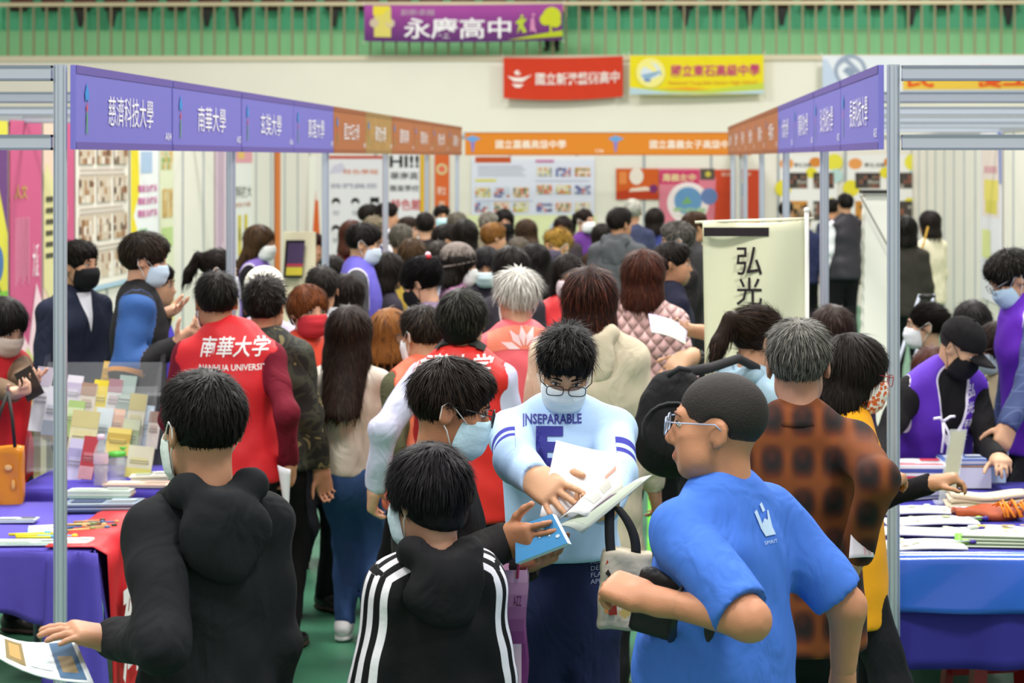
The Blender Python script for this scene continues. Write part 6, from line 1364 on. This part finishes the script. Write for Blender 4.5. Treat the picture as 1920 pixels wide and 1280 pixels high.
# acrylic sign holder, boxes, papers behind
c = W(1772, 935, 8.15); t = thing('acrylic_stand', 'slanted clear acrylic sign holder on the right table', 'sign holder', (c.x, c.y, zr)); 
mb = MB(); mb.obox((.03, 0, .15), (.035, 0, 0), (0, .004, 0), (.028, .02, .15), mat('#dfe8e4', .08, 0, .5, alpha=.35)); mb.build('clear_panel', t)
mb = MB(); mb.obox((.035, .006, .17), (.028, 0, 0), (0, .001, 0), (.024, .017, .12), flat('#b9b98a')); mb.build('insert_card', t)
mb = MB(); mb.obox((0, 0, .004), (.045, 0, 0), (0, .04, 0), (0, 0, .004), GL); mb.build('foot', t)
c = W(1805, 925, 8.6); t = thing('white_box', 'white box carrying blue booklets on the right table', 'box', (c.x, c.y, zr)); mb = MB(); mb.box(-.11, .11, -.08, .08, 0, .09, mat('#e9eaf0', .6)); mb.build('carton', t); mb = MB(); mb.box(-.112, .112, -.082, .082, .09, .096, flat('#b08a5a')); mb.build('lid_edge', t)
sheet_stack('booklet', 'blue and white booklets on top of the white box', 'booklet', 1805, 888, 8.6, .2, .15, .025, .05, ['#5a78c0', '#d8dcea', '#cfd8ee'], None, 4, zr+.097)
sheet_stack('leaflet', 'tall pile of white leaflets with red print left of the white box', 'leaflet', 1718, 900, 8.55, .24, .2, .11, -.04, ['#e8e8f2', '#4a56a8', '#f0eef2', '#d8425a'], 'leaflet piles on the right table', 7, zr)
sheet_stack('leaflet', 'fanned grey leaflets behind the right post', 'leaflet', 1715, 918, 8.3, .22, .12, .03, .35, ['#d6d8e0', '#7a8290', '#e6e8ec'], 'leaflet piles on the right table', 4, zr)
sheet_stack('leaflet', 'green topped leaflet pile at the back of the right table', 'leaflet', 1790, 884, 8.62, .22, .12, .05, .1, ['#e6eae0', '#cfe0b4', '#dfe8d0'], 'leaflet piles on the right table', 3, zr)
c = W(1870, 850, 8.7); mb = MB(); mb.obox((0, 0, 0), (.045, 0, 0), (0, .006, 0), (.015, .03, .09), flat('#b9d0ec')); tag(mb.build('booklet', None, (c.x, c.y, zr+.09)), 'pale blue booklet standing beside the denim sleeve', 'booklet')

# ---- cloth flag on a pole
zf = 8.15; pb = W(1513, 407, zf); t = thing('cloth_flag', 'cream cloth flag with black calligraphy on a white pole', 'flag', (pb.x, zf, 0))
fl = XA(1317, zf)-pb.x; ft = ZA(415, zf); fb = ZA(712, zf)
mb = MB(); mb.grid(lambda u, v: (fl+(-.01-fl)*u+.012*v, .02*math.sin(u*7+v*2)-.01, ft+.006*u-(ft-fb)*v-.008*math.sin(u*3)), 20, 16, mat('#e7e7c6', .85, 0, .15, .1, 9, .03, 3), True, .002); mb.build('cloth', t)
mb = MB(); mb.tube([(0, .01, 0), (0, .01, ft+.04)], .010, mat('#e9e8e2', .5), 10); mb.ell((0, .01, ft+.045), (.013, .013, .013), mat('#f0efe9', .5)); mb.build('pole', t)
mb = MB(); mb.tube([(fl-.03, .01, ft-.004), (.03, .01, ft+.012)], .006, mat('#e6e2c8', .6), 8); mb.build('crossbar', t)
mb = MB(); mb.box(0.005, .27, 0, .001, -.018, .018, flat('#2c2428')); o = mb.build('print_bar', t, (fl, -.036, ZA(434, zf)))
for ch, py in (('弘', 488), ('光', 545), ('科', 602), ('技', 655)):
    mb = MB(); add_text(mb, ch, (0, 0, 0), (1, 0, 0), (0, 0, 1), .105, .115, flat('#2a2226'), 0, .008); mb.build('brush_character', t, (XA(1404, zf)-pb.x, -.036, ZA(py, zf)))

# ---- things people hold
def sheet(name, label, cat, pts, hexc, back=None, thick=.003, bend=.0, items=None, nu=8, nv=8, parent=None, group=None):
    """a sheet spanned between four points (ll, lr, ur, ul), slightly curved"""
    p = [Vector(q) for q in pts]; c = sum(p, Vector())/4; p = [q-c for q in p]; n = (p[1]-p[0]).cross(p[3]-p[0]).normalized()
    f = lambda u, v: p[0]*(1-u)*(1-v)+p[1]*u*(1-v)+p[2]*u*v+p[3]*(1-u)*v+n*bend*math.sin(math.pi*u)
    mb = MB(); mb.grid(f, nu, nv, flat(hexc), True, thick)
    for k, (u0, v0, u1, v1, hx) in enumerate(items or []):
        mb.grid(lambda u, v: f(u0+(u1-u0)*u, v0+(v1-v0)*v)+n*(.0008+.0003*k), 4, 4, flat(hx))
    o = mb.build(name, parent, c if parent is None else c)
    return tag(o, label, cat, group) if parent is None else o
sheet('leaflet', 'bent picture leaflet held out by the boy in plain black jacket', 'leaflet', [W(-30, 1215, 4.22), W(176, 1280, 4.25), W(140, 1196, 4.36), W(-25, 1178, 4.34)], '#dfe8ec', bend=-.02,
      items=[(.22, .15, .42, .9, '#7a6a3c'), (.26, .3, .38, .8, '#a8884a'), (.72, .05, .95, .95, '#4a6a8a'), (.76, .2, .9, .6, '#8a7a5a'), (.46, .2, .68, .85, '#cfdde0'), (.03, .2, .16, .5, '#c9d2d4')])
# magazine
mg = thing('magazine', 'open magazine with white back page held by the boy in the sweatshirt', 'magazine', W(1100, 960, 4.86)); O0 = W(1100, 960, 4.86)
w2 = lambda *a: W(*a)-O0
sheet('back_page', None, None, [w2(1012, 968, 4.92), w2(1130, 965, 4.9), w2(1171, 852, 5.0), w2(1043, 825, 5.02)], '#f1f1f4', bend=-.01, parent=mg)
sheet('printed_page', None, None, [w2(1046, 975, 4.84), w2(1100, 968, 4.82), w2(1169, 915, 4.90), w2(1170, 858, 4.97)], '#e6e6e0', bend=.02, parent=mg, items=[(.3, .55, .8, .75, '#c9c8bc'), (.35, .3, .85, .5, '#cfcfc6'), (.2, .7, .45, .9, '#c98a7a'), (.05, .02, .3, .25, '#6a3a4a')])
sheet('front_cover', None, None, [w2(1046, 985, 4.82), w2(1092, 1000, 4.8), w2(1222, 890, 4.88), w2(1170, 915, 4.92)], '#b9c0b4', bend=.01, parent=mg, items=[(.1, .1, .9, .9, '#a9b4a4'), (.2, .3, .5, .7, '#5a4a5a')])
# blue book
pts = [W(971, 1057, 4.80), W(1068, 1019, 4.76), W(1039, 964, 4.80), W(970, 989, 4.83)]; c = sum(pts, Vector())/4; bt = thing('book', 'light blue book held between the two readers', 'book', c)
q = [p_-c for p_ in pts]; n = (q[1]-q[0]).cross(q[3]-q[0]).normalized()
for nm, o0, o1, hx in (('cover', .012, .010, '#4f97d0'), ('pages', .010, -.010, '#f0f0ee'), ('back_cover', -.010, -.012, '#4f97d0')):
    mb = MB(); A4 = [p_+n*o0 for p_ in q]; B4 = [p_+n*o1 for p_ in q]; mb.raw(A4+B4, [(0, 1, 2, 3), (7, 6, 5, 4), (0, 4, 5, 1), (1, 5, 6, 2), (2, 6, 7, 3), (3, 7, 4, 0)], flat(hx) if nm == 'pages' else mat(hx, .35, 0, .4, var=.08, vscale=14))
    if nm == 'cover': mb.raw([q[0].lerp(q[2], t_)+n*.0125 for t_ in ()], [], flat(hx))
    mb.build(nm, bt)
mb = MB()
for u, v, r_ in ((.62, .68, .010), (.75, .4, .003), (.9, .3, .006), (.55, .45, .0025), (.35, .55, .003)):
    cc = q[0].lerp(q[1], u).lerp(q[3].lerp(q[2], u), v)+n*.0135; e1 = (q[1]-q[0]).normalized(); e2 = n.cross(e1); mb.poly([cc+e1*r_*math.cos(a_)+e2*r_*.7*math.sin(a_) for a_ in np.linspace(0, 2*math.pi, 13)[:-1]], flat('#cfe4f2'))
mb.build('cover_spots', bt)
# purple paper bag with pink handles
c = W(938, 1290, 4.92); t = thing('paper_bag', 'purple gradient paper bag with pink rope handle', 'bag', c); hh = ZA(1062, 4.92)-c.z
mb = MB()
def bagf(u, v): 
    pr = [(-.13, -.04), (.065, -.04), (.065, .04), (-.13, .04), (-.13, -.04)]; k = min(int(u*4), 3); f_ = u*4-k; a_, b_ = pr[k], pr[k+1]; return (a_[0]+(b_[0]-a_[0])*f_+.004*math.sin(v*9), a_[1]+(b_[1]-a_[1])*f_, hh*v)
for k in range(10):
    cc = mixh('#7a2f78', '#d9a8cc', min(1, max(0, (k-3)/6))); mb.grid(lambda u, v: bagf(u, (k+v)/10), 16, 1, mat(cc, .4, 0, .4), False)
mb.build('bag_body', t); mb = MB(); draw(mb, Vector((1, 0, 0)), Vector((0, 0, 1)), .195, hh, [('r', .3, .05, .95, .4, '#e6c9e0'), ('r', .45, .1, .8, .12, '#8a5a8a'), ('r', .45, .15, .85, .17, '#8a5a8a'), ('t', 'AZZ', .9, .75, .1, .08, '#5a2050', 0)], (-.13, -.041, 0)); mb.build('print', t)
mb = MB(); top_ = W(948, 1000, 4.84)-c; mb.tube([(.045, -.042, hh-.02), (.05, -.045, hh+.03), top_+Vector((.012, 0, -.03)), top_+Vector((.004, 0, .012)), top_+Vector((-.012, .01, -.03)), (.0, -.042, hh+.02), (-.02, -.042, hh-.02)], .0035, mat('#e0407c', .5), 6); mb.build('rope_handle', t)
# canvas tote on the sweatshirt boy's arm
c = W(1172, 1175, 4.86); t = thing('tote_bag', 'cream printed canvas tote with black straps hanging from the reader\'s arm', 'bag', c); hw_, hh = 45*4.86/FPX, 150*4.86/FPX
q = SDF().box((0, .0, hh*.47), (hw_*.86, .014, hh*.44), roty(.07), .012, .01); v_, f_ = q.mesh(.006, lambda X, Y, Z_: .0035*np.sin(X*60+Z_*30)*np.sin(Z_*40+X*20)); link('canvas', np_mesh('canvas', v_, f_, mat('#b9b09c', .9, 0, .15, .3, 40, .12, 25)), t)
mb = MB(); draw(mb, Vector((1, 0, .07)), Vector((-.07, 0, 1)), hw_*1.7, hh, [('p', [(.12, .80), (.2, .83), (.17, .87)], '#a83a28'), ('p', [(.1, .7), (.18, .75), (.3, .6), (.38, .48), (.33, .46), (.24, .58), (.16, .66)], '#2c2622'), ('r', .12, .18, .32, .30, '#7a2418'), ('p', [(.02, .22), (.1, .5), (.16, .46), (.1, .2)], '#b8743a'), ('p', [(.35, .2), (.5, .12), (.7, .2), (.5, .26)], '#b39a5a'), ('c', .75, .6, .012, '#d8d4cc'), ('c', .45, .65, .014, '#cfcabd')], (-hw_*.82, -.030, 0)); mb.build('print', t)
mb = MB()
def strap(p, q_, m_): 
    p, q_ = Vector(p), Vector(q_); 
    def f(u, v): 
        cpt = p*(1-u)**2+m_*2*u*(1-u)+q_*u*u; return cpt+Vector((.012*(v-.5)*2, 0, 0))
    mb.grid(f, 12, 1, mat('#19191b', .7), True, .002)
pk = W(1148, 948, 4.86)-c
strap((-hw_*.55, -.02, hh*.9), (pk.x-.006, pk.y, pk.z), Vector((-.04, -.02, hh*1.1))); strap((hw_*.45, -.015, hh*.93), (pk.x+.01, pk.y-.01, pk.z), Vector((.03, -.02, hh*1.25))); mb.build('strap', t)
# black clutch of the blue boy
c = W(1270, 1140, 4.37); t = thing('clutch_bag', 'black clutch bag with wrist loop tucked under the blue T-shirt boy\'s arm', 'bag', c)
q = SDF().box((0, 0, 0), (.085, .012, .06), rotz(-.25) @ roty(.22), .012, .01); v_, f_ = q.mesh(.006); link('bag_body', np_mesh('bag_body', v_, f_, mat('#17171a', .55, 0, .4, .3, 60)), t)
mb = MB(); mb.tube([W(1290, 1085, 4.3)-c, W(1268, 1120, 4.26)-c, W(1262, 1165, 4.27)-c, W(1258, 1200, 4.36)-c, W(1266, 1150, 4.45)-c], [.005, .006, .008, .009, .004], mat('#1c1c1e', .5), 8); mb.build('wrist_loop', t)
# print on the blue T-shirt
on_cloth(blue, blue.top, 'shirt_print', None, Vector(blue.nb+blue.Rl @ A_(.02, -.12, -.055)), (1, 0, 0), (0, 0, 1), 1, 1, '#b9d4f2', (0, -1, .35), polys=[[(-.03, .03), (-.02, .035), (-.012, .0), (.0, .012), (.012, .006), (.02, .03), (.026, .028), (.024, -.012), (.03, -.03), (-.01, -.03), (-.02, -.01)], [(-.004, .045), (.006, .05), (.012, .03), (.0, .026)]], off=.003, st=.1)
on_cloth(blue, blue.top, 'shirt_lettering', 'SPIRIT', Vector(blue.nb+blue.Rl @ A_(.025, -.12, -.10)), (1, 0, 0), (0, 0, 1), .05, .008, '#b9d4f2', (0, -1, .35), 0, off=.003, st=.1)
# backpack on the ponytail woman
def rz_of(o): return o.root.rotation_euler.z
c = W(1262, 790, 7.1); t = thing('backpack', 'large black backpack worn by the ponytail woman', 'bag', c)
q = SDF().ell((0, 0, 0), (.135, .10, .19), roty(.12), .03).ell((.0, .0, -.07), (.14, .11, .12), roty(.1), .05); v_, f_ = q.mesh(.01, lambda X, Y, Z_: .004*np.sin(X*40+Z_*25)*np.sin(Z_*30)); link('bag_body', np_mesh('bag_body', v_, f_, cloth('#19191b', .8, .5)), t)
mb = MB(); mb.tube([(-.02, -.08, .17), (.02, -.09, .2), (.06, -.07, .19)], .010, mat('#26262a', .7), 8); mb.build('grab_handle', t)
mb = MB(); mb.tube([(.02, -.03, .175), W(1330, 690, 7.25)-c, W(1385, 672, 7.3)-c, W(1420, 690, 7.38)-c], [.02, .02, .018, .016], mat('#2b2a2c', .8), 8); mb.build('shoulder_strap', t)
mb = MB(); mb.tube([(-.11*math.cos(a_), -.088-.01*math.sin(a_), -.02+.10*math.sin(a_)) for a_ in np.linspace(-.4, 3.5, 14)], .004, mat('#33333a', .6), 6); mb.build('zip', t)
# leaflets in the pink person's hand, papers of others
sheet('leaflet', 'purple and white leaflets held out beside the cloth flag', 'leaflet', [W(1222, 622, 8.3), W(1285, 645, 8.35), W(1290, 615, 8.55), W(1216, 588, 8.5)], '#e4e4f4', bend=.01, items=[(.0, .3, .35, 1, '#b8ace2'), (.05, .6, .3, .7, '#f0eefc'), (.0, 0, 1, .12, '#d3dcb8')])
sheet('leaflet', 'white folded paper in the maroon sleeved man\'s hand', 'leaflet', [W(536, 972, 8.25), W(541, 960, 8.25), W(545, 880, 8.2), W(520, 872, 8.2)], '#e8eaf0', bend=.01)
sheet('leaflet', 'sheaf of pink edged papers in the plaid shirt man\'s hand', 'leaflet', [W(1592, 1046, 5.3), W(1640, 1044, 5.35), W(1622, 985, 5.4), W(1598, 975, 5.35)], '#e6e2ea', bend=.01, items=[(.5, .05, .62, .95, '#d8b4be'), (.72, .05, .84, .95, '#d8b4be')])
# phone and orange bag of the woman at the left edge
mb = MB(); mb.obox((0, 0, 0), (.035, 0, .02), (0, .004, 0), (-.03, 0, .06), mat('#2a2422', .3)); tag(mb.build('phone', None, Vector(wl.root.location)+Vector(rotz(wl.root.rotation_euler.z) @ (wl.WL+unit(wl.WL-wl.EL)*.10))), 'dark phone held by the woman at the left edge', 'phone')
c = W(12, 962, 8.2); t = thing('shopping_bag', 'glossy orange shopping bag on the left edge woman\'s arm', 'bag', c); hh = ZA(836, 8.2)-c.z
mb = MB(); mb.grid(lambda u, v: (-.10+.165*u+.006*math.sin(v*8), -.03+.006*math.sin(u*7+v*5), hh*v), 10, 10, mat('#e08a1a', .25, 0, .5, .4, 9, .12, 6), True, .05); mb.build('bag_body', t)
mb = MB(); mb.tube([(-.05, -.03, hh), (-.02, -.02, hh+.14), (.0, .02, hh+.22)], .008, DARK, 6); mb.tube([(.045, -.03, hh), (.03, -.02, hh+.12), (.0, .02, hh+.22)], .008, DARK, 6); mb.build('handle', t)
mb = MB(); mb.ell((.02, -.037, hh*.7), (.016, .002, .012), mat('#f2c27a', .4)); mb.ell((.04, -.037, hh*.45), (.008, .002, .02), mat('#f0b860', .4)); mb.build('print', t)
# yellow shoulder bag of the cream jumper woman; folded trolley frame
c = W(1718, 530, 18.5); t = thing('shoulder_bag', 'mustard shoulder bag beside the cream jumper', 'bag', c); q = SDF().box((0, 0, 0), (.06, .03, .09), None, .04, .02); v_, f_ = q.mesh(.015); link('bag_body', np_mesh('bag_body', v_, f_, cloth('#b08a1c')), t)
mb = MB(); mb.tube([(0, 0, .1), W(1728, 470, 18.5)-c, W(1740, 425, 18.6)-c], .010, mat('#a8821c', .6), 6); mb.build('strap', t)
c = W(1690, 700, 11.7); t = thing('trolley_frame', 'folded metal trolley frame leaning behind the right post', 'trolley', (c.x, c.y, 0))
for dx in (0, .09): mb = MB(); mb.tube([(-.05+dx, 0, 0), (-.03+dx, 0, ZA(690, 11.7)), W(1725+dx*300, 552, 11.8)-Vector((c.x, c.y, 0))], .011, ALU, 8); mb.build('tube', t)
mb = MB(); a_ = W(1722, 556, 11.8)-Vector((c.x, c.y, 0)); mb.tube([a_, a_+Vector((.10, 0, 0))], .016, DARK, 8); mb.build('grip', t)
